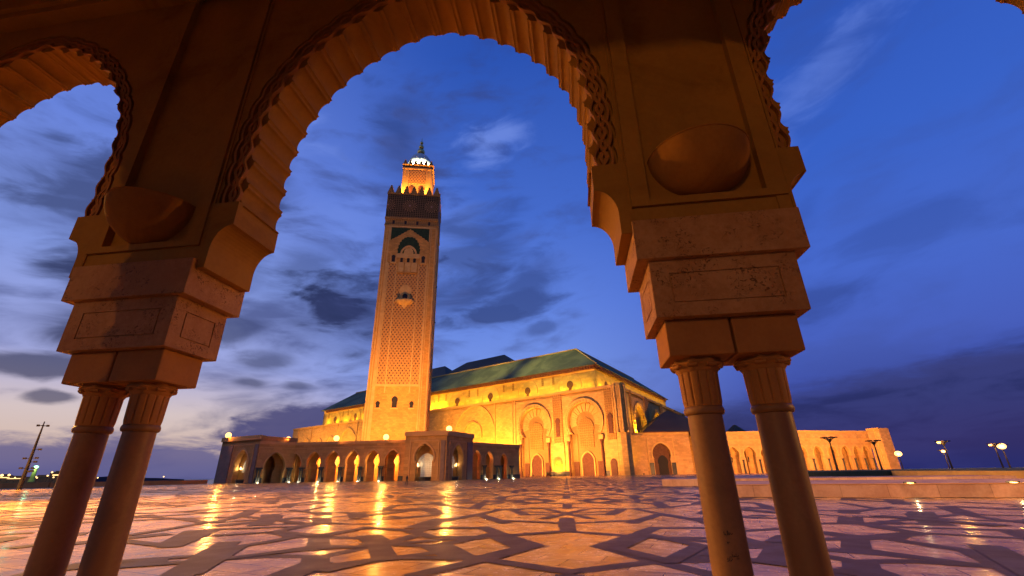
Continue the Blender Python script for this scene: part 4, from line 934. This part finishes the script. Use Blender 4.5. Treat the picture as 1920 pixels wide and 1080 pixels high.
for i, (a, b) in enumerate(zip(pts, pts[1:])):
    rz, L = frame(a, b); lo = (a.x-pts[0].x, a.y-pts[0].y, 0); cx = L/2; hw = min(3.9, L*.36); k = 1.25 if hw > 3.2 else 1.5
    zc = 17.2-hw*k; h = horse(cx, hw*.86, max(zc-hw*.5, 2), hw, zc, k, 16)
    sg_ = MB().prism([(0, 0), (0, 27.5), (L, 27.5), (L, 0)]+h, 0, 2.2).build('arch_bay', M['curve'], ca, loc=lo, rz=rz)
    t2 = MB(); ring(t2, cx, zc, hw+.1, hw+.8, -.45, pi+.45, 20, -.3, -.001, k); t2.box(-.01, L+.01, -.3, -.0015, 21.6, 22.3).box(-.02, L+.02, -.4, -.002, 26.6, 27.7); t2.build('bay_trim', M['trim'], sg_)
    MB().box(-.3, L+.3, 7.0, 7.6, 0, 26).box(-.3, L+.3, 2.21, 7.0, 24.5, 25).build('bay_back', M['curve'], sg_)
    MB().prism(keyhole(cx, 7.2, 1.0, 1.3, 9.8, 1.3), 6.6, 6.99).build('bay_window', M['dark'], sg_)
    MB().box(cx-1.6, cx-1.35, 2.22, 6.99, 0, 20).build('inner_pier', M['curve'], sg_)
    c = MB(); c.rev([(.7, 0), (.55, .8), (.5, 7.6), (.9, 8.8)], 0, -1.1, 10); c.build('column', M['granite'], sg_)
py0, py1 = P2(37.35, 421), P2(38.06, 417)
rz, L = frame(py0, py1)
MB().box(-2.2, L, 0, 9, 0, 28.3).build('end_pylon', M['curve'], ca, loc=(py0.x-pts[0].x, py0.y-pts[0].y, 0), rz=rz)
MB().box(L*.42, L*.50, -.4, -.001, 0, 28.0).box(-2.4, L+.2, -.5, -.0015, 27.2, 28.5).build('pylon_trim', M['trim'], ca, loc=(py0.x-pts[0].x, py0.y-pts[0].y, 0), rz=rz)
p = P2(25.45, 420); kr = MB().pyr(-9, 9, -9, 9, 27, -.6, .6, -.6, .6, 36.5).box(-7.5, 7.5, -7.5, 7.5, 0, 26.99).build('far_kiosk', M['roofdk'], None, loc=(p.x, p.y, 0), rz=.3); tag(kr, 'small dark pyramid roof peeping over the curved arcade', 'kiosk')

# ------------------------------------------------------------------ terraces and lawn at right
ud = Vector((.942, -.335)); un = Vector((.335, .942))
def terr(name, label, p0, L, depth, h, back=None):
    a = Vector(p0); pl_ = [tuple(a), tuple(a+ud*L), tuple(a+ud*L+un*depth), tuple(a+un*depth)]
    o = MB().slab([(x-a.x, y-a.y) for x, y in pl_], 0, h).build(name, M['terrace'], None, loc=(a.x, a.y, .001), bevel=.02); return tag(o, label, 'terrace step', 'stepped stone terraces') if label else o
t1 = terr('stone_terrace', 'nearest low stained travertine platform behind the right columns', (14.6, 32.7), 95, 15, .72)
t2_ = terr('stone_terrace', 'second low stone step beyond the stained platform, ending short at right', (17.9, 59.0), 33.5, 9, .79)
MB().box(-.03, 95, -.03, .35, .721, .76).build('coping', M['riadtrim'], t1, rz=atan2(ud.y, ud.x))
q0 = P2(45.6, 71); q1 = P2(38.0, 116)
pf = MB().slab([(0, 0), tuple(Vector((160, -30))), tuple(Vector((220, 120))), tuple(q1-q0)], 0, 1.22).build('stone_terrace', M['trim'], None, loc=(q0.x, q0.y, .002)); tag(pf, 'lamplit pale planter wall at far right edge of the lawn', 'planter', 'stepped stone terraces')
lw = MB().slab([tuple(P2(30.5, 92)), tuple(P2(38.0, 116)+Vector((1, 1))), tuple(P2(45.6, 71)+Vector((3, 1.5))), (260, 60), (330, 240), tuple(P2(36, 330)), tuple(P2(30.0, 240))], 0, 1.30).build('lawn', M['grass']); tag(lw, kind='structure')
tr = MB().slab([tuple(P2(20.5, 92)), tuple(P2(33.5, 84)), tuple(P2(33, 120)), tuple(P2(22, 140))], .001, .55).build('stone_terrace', M['terrace']); tag(tr, 'low dim stone step between the lawn and the curved arcade', 'terrace step', 'stepped stone terraces')
def stepl(az_, D, z, pw, label):
    p = P2(az_, D); t = thing('step_light', label, 'light', (p.x, p.y, z), atan2(ud.y, ud.x), 'small lights on the terrace')
    MB().box(-.16, .16, -.05, .05, 0, .03).build('lens', M['lampsoft'], t); MB().box(-.32, .32, .051, .09, -.01, .09).build('hood', M['metal'], t)
    point(t, (0, -.15, .12), pw, (1, .7, .3), .05)
def onT1(az_, inset=.12):
    n = Vector((sin(radians(az_)), cos(radians(az_)))); a = Vector((14.6, 32.7))+un*inset; k = (a.x*n.y-a.y*n.x)/(ud.y*n.x-ud.x*n.y); return (a+ud*k).length
stepl(39.1, onT1(39.1), .762, 25, 'small glowing light on the terrace coping, left of two'); stepl(45.7, onT1(45.7), .762, 25, 'small glowing light on the terrace coping at right frame edge')

# ------------------------------------------------------------------ street lamps
def street_lamp(az_, D, h, lit, label, zb=0.0, pw=0, side=0):
    p = P2(az_, D); t = thing('street_lamp', label, 'street lamp', (p.x, p.y, zb), radians(20), 'lamp posts round the lawn')
    MB().rev([(.55, 0), (.55, .5), (.32, .8), (.26, 1.6), (.2, h*.55), (.15, h*.86)], 0, 0, 12).build('post', M['metal'], t, smooth=False)
    s = h/9.5; hd = MB()
    for k in range(6):
        a = k*pi/3; c, s_ = cos(a), sin(a)
        hd.tube([(0, 0, h*.84), (c*.45*s, s_*.45*s, h*.90), (c*1.0*s, s_*1.0*s, h*.955), (c*1.5*s, s_*1.5*s, h*.975)], .09*s, 6)
        hd.box(c*1.5*s-.42*s, c*1.5*s+.42*s, s_*1.5*s-.42*s, s_*1.5*s+.42*s, h*.965, h*.995)
    hd.rev([(.2*s, h*.84), (.55*s, h*.90), (.6*s, h*.93), (.2*s, h*.95)], 0, 0, 10); hd.build('lantern_head', M['metal'], t)
    if lit:
        d = Vector((-p.x, -p.y)).normalized()
        gx, gy = d.x*.9*s, d.y*.9*s
        if side: gx, gy = -1.35*s, 0
        gz = h*.935 if lit > .6 else h*.95
        t.rotation_euler.z = 0
        MB().rev([(max(.02, lit*cos(b)), gz+lit*.8*sin(b)) for b in [(-90+18*q)*pi/180 for q in range(11)]], gx, gy, 14).build('bulb', M['lampwarm'], t, smooth=True)
        if pw: point(t, (gx+d.x*1.7, gy+d.y*1.7, gz-.3), pw, SODIUM, .5)
    return t
street_lamp(33.86, 157, 9.4, 0, 'unlit flared lamp post in front of the curved arcade, left one', .6)
street_lamp(37.36, 182, 9.2, 0, 'unlit flared lamp post in front of the stone end pylon', .6)
street_lamp(38.93, 330, 9.6, 1.7, 'brightly lit lamp post just right of the curved arcade', 0, 8000)
street_lamp(42.3, 208, 9.2, .55, 'taller flared lamp post right of the pylon, glowing at its left side', .6, 4000, 1)
street_lamp(42.12, 300, 9.4, .8, 'shorter lit lamp post just behind the flared one', 0, 12000)
street_lamp(45.45, 245, 9.0, .5, 'left flared lamp post of the rightmost pair', .6, 4000, 1)
street_lamp(45.86, 262, 9.0, 1.35, 'bright lit lamp post at the far right of the photo', .6, 8000)

# ------------------------------------------------------------------ left: parapet, mast, lighthouse, harbour
w0, w1 = P2(-66, 240), P2(-32.8, 205)
wm = P2(-52, 192); wn_ = P2(-44, 182)
ps = MB()
for a, b in ((P2(-70, 254), wm), (wm, wn_), (wn_, P2(-32.6, 203))):
    d = (b-a).normalized(); n = Vector((-d.y, d.x))*.4
    ps.slab([tuple(a-n), tuple(b-n), tuple(b+n), tuple(a+n)], 0, 1.25)
po_ = ps.build('sea_wall', M['riad']); tag(po_, 'low brown parapet wall along the seaward edge of the plaza', 'wall')
p = P2(-45.72, 150)
ms = thing('light_mast', 'thin dark mast bristling with floodlights, at far left against the dusk', 'mast', (p.x, p.y, 0), radians(35))
MB().rev([(.45, 0), (.42, 1), (.3, 6), (.2, 11), (.1, 14.2)], 0, 0, 10).build('pole', M['metal'], ms)
cx_ = MB().box(-1.0, 1.0, -.08, .08, 13.2, 13.35).box(-.08, .08, -1.0, 1.0, 13.2, 13.35).box(-1.05, -.55, -.2, .2, 13.1, 13.5).box(.55, 1.05, -.2, .2, 13.1, 13.5).build('crossarm', M['metal'], ms)
for z, sx in ((8.2, 1), (6.4, 1), (6.3, -1), (5.6, 1), (4.3, -1), (4.3, 1), (3.7, 1), (3.6, .4)):
    f = MB().box(min(0, sx*.9), max(0, sx*.9), -.05, .05, z-.05, z+.05).box(sx*.95-.3, sx*.95+.3, -.25, .25, z-.16, z+.2).build('floodlight_head', M['metal'], ms)
p = P2(-45.18, 1900)
lh = thing('lighthouse', 'distant grey lighthouse tower with a green light, across the bay', 'lighthouse', (p.x, p.y, 0), 0)
tw_ = MB().rev([(7.5, 0), (6, 8), (4.6, 24), (3.8, 34), (5, 34.5), (5, 36), (2.6, 36.2)], 0, 0, 14).build('tower', M['riad'], lh)
MB().rev([(.1, 35.8), (4.2, 36.5), (5.0, 39), (4.2, 41.5), (.1, 42.4)], 0, 0, 12).build('beacon', M['green'], lh, smooth=True)
point(lh, (6, -10, 42), 90000, (.3, 1, .5), 3)
cst = MB()
pr = [(-75, 0)]
n_ = 70; outl = []
for i in range(n_+1):
    a = -75+(-34.5+75)*i/n_; D = 2300
    hgt = (10+6*random.random())*min(1, (n_-i)/8) + (12 if 30 < i < 33 else 0)
    q = P2(a, D); outl.append((q, hgt))
for (a, ha), (b, hb) in zip(outl, outl[1:]):
    cst.add([(*a, -6), (*b, -6), (*b, hb), (*a, ha), (*(a*1.3), -6), (*(b*1.3), -6), (*(b*1.3), hb+2), (*(a*1.3), ha+2)], [(0, 1, 2, 3), (3, 2, 6, 7), (4, 5, 6, 7)])
co = cst.build('coast', M['coast'] if 'coast' in M else plain('dusk_coast', (.05, .045, .06), .9)); tag(co, kind='structure')
hb = None
for i, (a, wd, hh) in enumerate(((-47.5, 60, 17), (-46.8, 35, 21), (-44.6, 50, 18), (-43.6, 46, 30), (-42.9, 70, 22), (-46.1, 60, 16))):
    p = P2(a, 2200); t = thing('harbour_building', '', 'building', (p.x, p.y, 0), radians(-a), 'harbour buildings on the far shore')
    t['label'] = ['wide low harbour building at the left frame edge', 'narrow harbour block left of the dark mast', 'low harbour block right of the lighthouse foot', 'tallest square harbour block near the left column', 'broad harbour shed beside the left column', 'low harbour shed between mast and lighthouse'][i]
    MB().box(-wd/2, wd/2, 0, 20, -6, hh).box(-wd/4, wd/5, 2, 12, hh, hh+3).build('block', M['riad'], t)
    MB().box(-wd*.35, wd*.3, -.4, -.01, hh*.62, hh*.72).build('window_band', M['lampsoft'] if i % 2 else M['glass'], t)
for i, (px_, zz, r) in enumerate(((-48.4, 20, 3.2), (-47.7, 25, 3.0), (-47.4, 12, 2.4), (-47.0, 20, 4.0), (-46.6, 21, 3.4), (-46.2, 13, 2.2), (-45.0, 15, 2.4), (-44.9, 12, 2.2), (-44.3, 18, 2.6), (-44.1, 28, 2.8), (-43.9, 13, 2.4), (-43.5, 19, 3.0), (-43.1, 17, 2.2), (-36.2, 11, 2.4), (-41.0, 10, 2.2))):
    p = P2(px_, 2150); t = thing('harbour_lamp', 'tiny glowing lamp among the lights of the far harbour shore', 'lamp', (p.x, p.y, 0), 0, 'harbour lamps')
    MB().rev([(.5, 0), (.3, zz-r)], 0, 0, 6).build('pole', M['metal'], t); MB().rev([(.05, zz-r), (r*.8, zz-r*.5), (r, zz), (r*.8, zz+r*.5), (.05, zz+r)], 0, 0, 8).build('bulb', M['lampsoft'], t, smooth=True)

# ------------------------------------------------------------------ person and potted shrubs near the arcade
def person(x, y, rz):
    V = [(0, 0, .95), (0, .01, 1.18), (0, .02, 1.42), (0, .0, 1.53), (0, -.02, 1.66), (0, -.01, 1.76),
         (.17, 0, 1.43), (.24, -.02, 1.16), (.25, -.10, .92), (-.17, 0, 1.43), (-.24, .02, 1.16), (-.25, -.02, .90),
         (.10, 0, .90), (.13, -.10, .50), (.14, -.04, .07), (.14, -.18, .04), (-.10, 0, .90), (-.13, .10, .50), (-.15, .24, .10), (-.15, .12, .04)]
    E_ = [(0, 1), (1, 2), (2, 3), (3, 4), (4, 5), (2, 6), (6, 7), (7, 8), (2, 9), (9, 10), (10, 11), (0, 12), (12, 13), (13, 14), (14, 15), (0, 16), (16, 17), (17, 18), (18, 19)]
    Rr = [.15, .14, .15, .06, .095, .07, .075, .05, .035, .075, .05, .035, .10, .065, .045, .04, .10, .065, .045, .04]
    me = bpy.data.meshes.new('person'); me.from_pydata(V, E_, []); me.update()
    o = bpy.data.objects.new('person', me); COL.objects.link(o)
    sk = o.modifiers.new('skin', 'SKIN'); o.modifiers.new('sub', 'SUBSURF').render_levels = 1
    for v_, r_ in zip(me.skin_vertices[0].data, Rr): v_.radius = (r_, r_*.8)
    me.skin_vertices[0].data[0].use_root = True
    me.materials.append(plain('dark_clothes', (.02, .018, .02), .9)); o.location = (x, y, 0); o.rotation_euler.z = rz
    tag(o, 'lone person in dark clothes walking across the plaza before the corner pavilion', 'person')
p = P2(-12.6, 94); person(p.x, p.y, radians(60))
M['leaf'] = plain('shrub_leaf', (.03, .045, .02), .8)
def shrub(x, y, h, label):
    t = thing('potted_shrub', label, 'plant', (x, y, 0), random.random()*6, 'dark shrubs at the foot of the hall')
    MB().rev([(.6, 0), (.85, 1.0), (.95, 1.05), (.8, 1.1)], 0, 0, 12).build('pot', M['door'], t)
    mb = MB()
    for i in range(260):
        a = random.random()*2*pi; z = random.random(); r = (1.0-.5*z)*random.random()**.5
        c = Vector((r*cos(a), r*sin(a), 1.1+z*h)); u_ = Vector((random.gauss(0, 1), random.gauss(0, 1), random.gauss(0, 1))).normalized(); v_ = u_.orthogonal().normalized()
        s = .28; mb.add([c-u_*s, c+v_*s*.5, c+u_*s, c-v_*s*.5], [(0, 1, 2, 3)])
    mb.build('foliage', M['leaf'], t); MB().rev([(.08, 1.0), (.05, 1.1+h*.7)], 0, 0, 6).build('trunk', M['door'], t)
for s_, lb, h in ((84.6, 'dark shrub left of the left portal', 2.2), (101, 'dark shrub against the yellow-lit wall', 1.8), (57.6, 'dark shrub right beside the left portal', 1.6)):
    p = C1+d1*s_+Vector((-.617, -.787))*3; shrub(p.x, p.y, h, lb)

# ------------------------------------------------------------------ floodlighting
GF = 'floodlights washing the stone walls'
def onF(s_, out): return C1+d1*s_+Vector((-.617, -.787))*out
def fm(s_, out, ts, tz, pw, col, ang, z=0.1):
    p = onF(s_, out); q = onF(ts, 0); return floodlight((p.x, p.y, z), (q.x, q.y, tz), pw, col, ang, 'small dark floodlight on the ground aimed up at the hall facade', GF)
# washes from in front
fm(26, 46, 22, 26, 500000, ORANGE, 95); fm(70, 46, 70, 24, 530000, ORANGE, 95); fm(125, 50, 128, 26, 560000, SODIUM, 100)
fm(330, 48, 330, 28, 480000, SODIUM, 110); fm(395, 44, 395, 28, 300000, SODIUM, 100)
# close yellow grazers
fm(50, 6, 49, 8, 30000, YELLOW, 110); fm(42, 5, 42, 10, 9000, YELLOW, 100); fm(94, 8, 93, 12, 110000, YELLOW, 120); fm(114, 9, 118, 20, 110000, YELLOW, 120); fm(85, 5, 85, 10, 12000, YELLOW, 100); fm(160, 8, 158, 24, 50000, YELLOW, 110); fm(310, 12, 310, 30, 110000, YELLOW, 120)
fm(69.6, 3.5, 69.6, 26, 16000, YELLOW, 44)
# terrace floods between the tiers
def up1(s_, tz, pw, off=5.0):
    p = C2+d1*s_+Vector((-.617, -.787))*off; q = C2+d1*(s_+2); return floodlight((p.x, p.y, H1-1.25), (q.x, q.y, tz), pw, YELLOW, 160, 'small floodlight on the roof ledge aimed at the upper wall', 'floodlights on the ledge', .5)
for k in range(17): up1(5+11.3*k, 73, 9000 if k not in (14, 15) else 34000, 6.0)
for s_ in (285, 303, 321, 339, 357): up1(s_, 73, 17000, 6.0)
for s_ in (8, 25, 42, 59, 76, 93, 110, 127, 144, 161, 178, 195):
    p = C2+d2*s_+Vector((.8526, -.5225))*6.5; q = C2+d2*(s_+2); floodlight((p.x, p.y, H1-1.25), (q.x, q.y, 70), 15000, YELLOW, 160, 'small floodlight on the roof ledge aimed at the upper side wall', 'floodlights on the ledge', .5)
for dx__, s_, pw in ((1.2, 30, 28000), (1.2, 62, 50000)):
    p = E0+Vector((dx__-(0 if s_ == 30 else 2.2), .8)); q = C1+d2*s_; floodlight((p.x, p.y, 27.42), (q.x, q.y, 44), pw, YELLOW, 110, 'small floodlight on the gatehouse coping aimed at the hall side wall', 'floodlights on the gatehouse coping')
def onS(s_, out): return C1+d2*s_+Vector((.8526, -.5225))*out
for s_, pw, tz in ((10, 14000, 14), (40, 110000, 36), (95, 90000, 36), (146, 70000, 36)):
    p = onS(s_, 9); q = onS(s_+2, 0); floodlight((p.x, p.y, .1), (q.x, q.y, tz), pw, YELLOW, 110, 'small dark floodlight on the ground aimed up at the hall side wall', GF)

# minaret
def onTw(x, y): return Vector((TA.x+x*cos(TR)-y*sin(TR), TA.y+x*sin(TR)+y*cos(TR)))
def ft(x, y, z, tx, tz, pw, ang, col=ORANGE):
    p = onTw(x, y); q = onTw(tx, 0); return floodlight((p.x, p.y, z), (q.x, q.y, tz), pw, col, ang, 'powerful floodlight on the arcade roof aimed at the minaret', 'floodlights aimed at the minaret')
ft(8, -60, .1, 10, 36, 440000, 76); ft(36, -60, .1, 32, 36, 440000, 76); ft(21, -75, .1, 21, 115, 720000, 62)
for z_, s_, pw in ((150, 40, 700000), (150, 110, 430000), (120, 150, 160000)):
    p = onTw(TW+1.05, 12+s_*.15); q = C2+d1*s_+d2*12; floodlight((p.x, p.y, z_), (q.x, q.y, 87), pw, (1, .80, .33), 40, 'floodlight high on the minaret side aimed down at the green roof', 'floodlights on the minaret side')
for x in (LX+2, LX+LWd-2):
    p = onTw(x, 4.6); q = onTw(x, LY); floodlight((p.x, p.y, 225.0), (q.x, q.y, 245), 130000, (1, .38, .07), 130, 'small floodlight behind the minaret battlements', 'floodlights behind the battlements', .4, .7)
p = onTw(TW-3.5, LY+12); q = onTw(LX+LWd, LY+12); floodlight((p.x, p.y, 225.0), (q.x, q.y, 245), 130000, (1, .38, .07), 130, 'small floodlight behind the minaret battlements', 'floodlights behind the battlements', .4, .7)
for a in (200, 245, 290, 335):
    x = dx_+12.2*cos(radians(a)); y = dy_+12.2*sin(radians(a)); p = onTw(x, y); q = onTw(dx_, dy_)
    floodlight((p.x, p.y, 262.7), (q.x, q.y, 276), 60000, (1, .97, .75), 120, 'white floodlight at the foot of the small dome', 'floodlights round the dome', .3, .6)
# curved arcade and gatehouse wash, from poles on the lawn side
for a, D, z, pw, ta in ((22.5, 285, .1, 300000, 20.5), (29.5, 310, .1, 350000, 29), (34.0, 330, .1, 370000, 34), (37.5, 345, .1, 290000, 37.6)):
    p = P2(a, D); q = P2(ta, 26.0/tanH(ta)); floodlight((p.x, p.y, z), (q.x, q.y, 16), pw, ORANGE, 100, 'low floodlight on the lawn aimed at the curved arcade', 'floodlights on the lawn')
# ground lights at the feet of the twin columns
for (A_, B_, xs) in ((B0, B1, (4.2, 11.7, 19.3, 26.9, 34.6)), (D0, D1, (5.9, 13.6, 23.4)), (A3, B0, (.9, 11.6))):
    dd = (B_-A_).normalized(); nn = Vector((dd.y, -dd.x))
    for x in xs:
        p = A_+dd*x+nn*1.7; t = thing('ground_uplight', 'tiny greenish-white uplight at the foot of a twin column', 'light', (p.x, p.y, 0), 0, 'uplights before the arcade columns')
        MB().rev([(.3, 0), (.3, .12), (.24, .16), (.02, .16)], 0, 0, 10).build('lens', M['white'], t); point(t, (0, 0, .45), 260, (1, .95, .6), .1)

# ------------------------------------------------------------------ unseen lamp posts; those on the plaza are added to warm paving and terrace
def plaza_lamp(x, y, h, pw, label, aim=None, col=SODIUM, cone=112):
    t = thing('street_lamp', label, 'street lamp', (x, y, 0), 0, 'lamp posts beside the near arcade')
    MB().rev([(.25, 0), (.25, .6), (.12, .9), (.08, h-.3), (.2, h-.2), (.2, h)], 0, 0, 10).build('post', M['metal'], t)
    MB().rev([(max(.02, .28*cos(b)), h+.3+.28*sin(b)) for b in [(-90+18*q)*pi/180 for q in range(11)]], 0, 0, 12).build('bulb', M['lampsoft'], t, smooth=True)
    if aim: spot((0, 0, h-.5), (aim[0]-x, aim[1]-y, 0), pw, col, cone, .6, .4, t)
    else: point(t, (0, 0, h+.9), pw, col, .12)
plaza_lamp(-45, 26, 18, 300000, 'unseen tall lamp post added to light the plaza left of the near arcade', (-32, 30))
plaza_lamp(-118, 74, 26, 800000, 'unseen tall lamp post added at the far left edge to light the plaza', (-88, 82))
plaza_lamp(50, 8, 12, 120000, 'unseen lamp post added right of the near arcade to light terrace and paving', (36, 22))
q = WL(-8.8, -40); plaza_lamp(q.x, q.y, 13.2, 7600, 'lamp post behind the covered gallery')
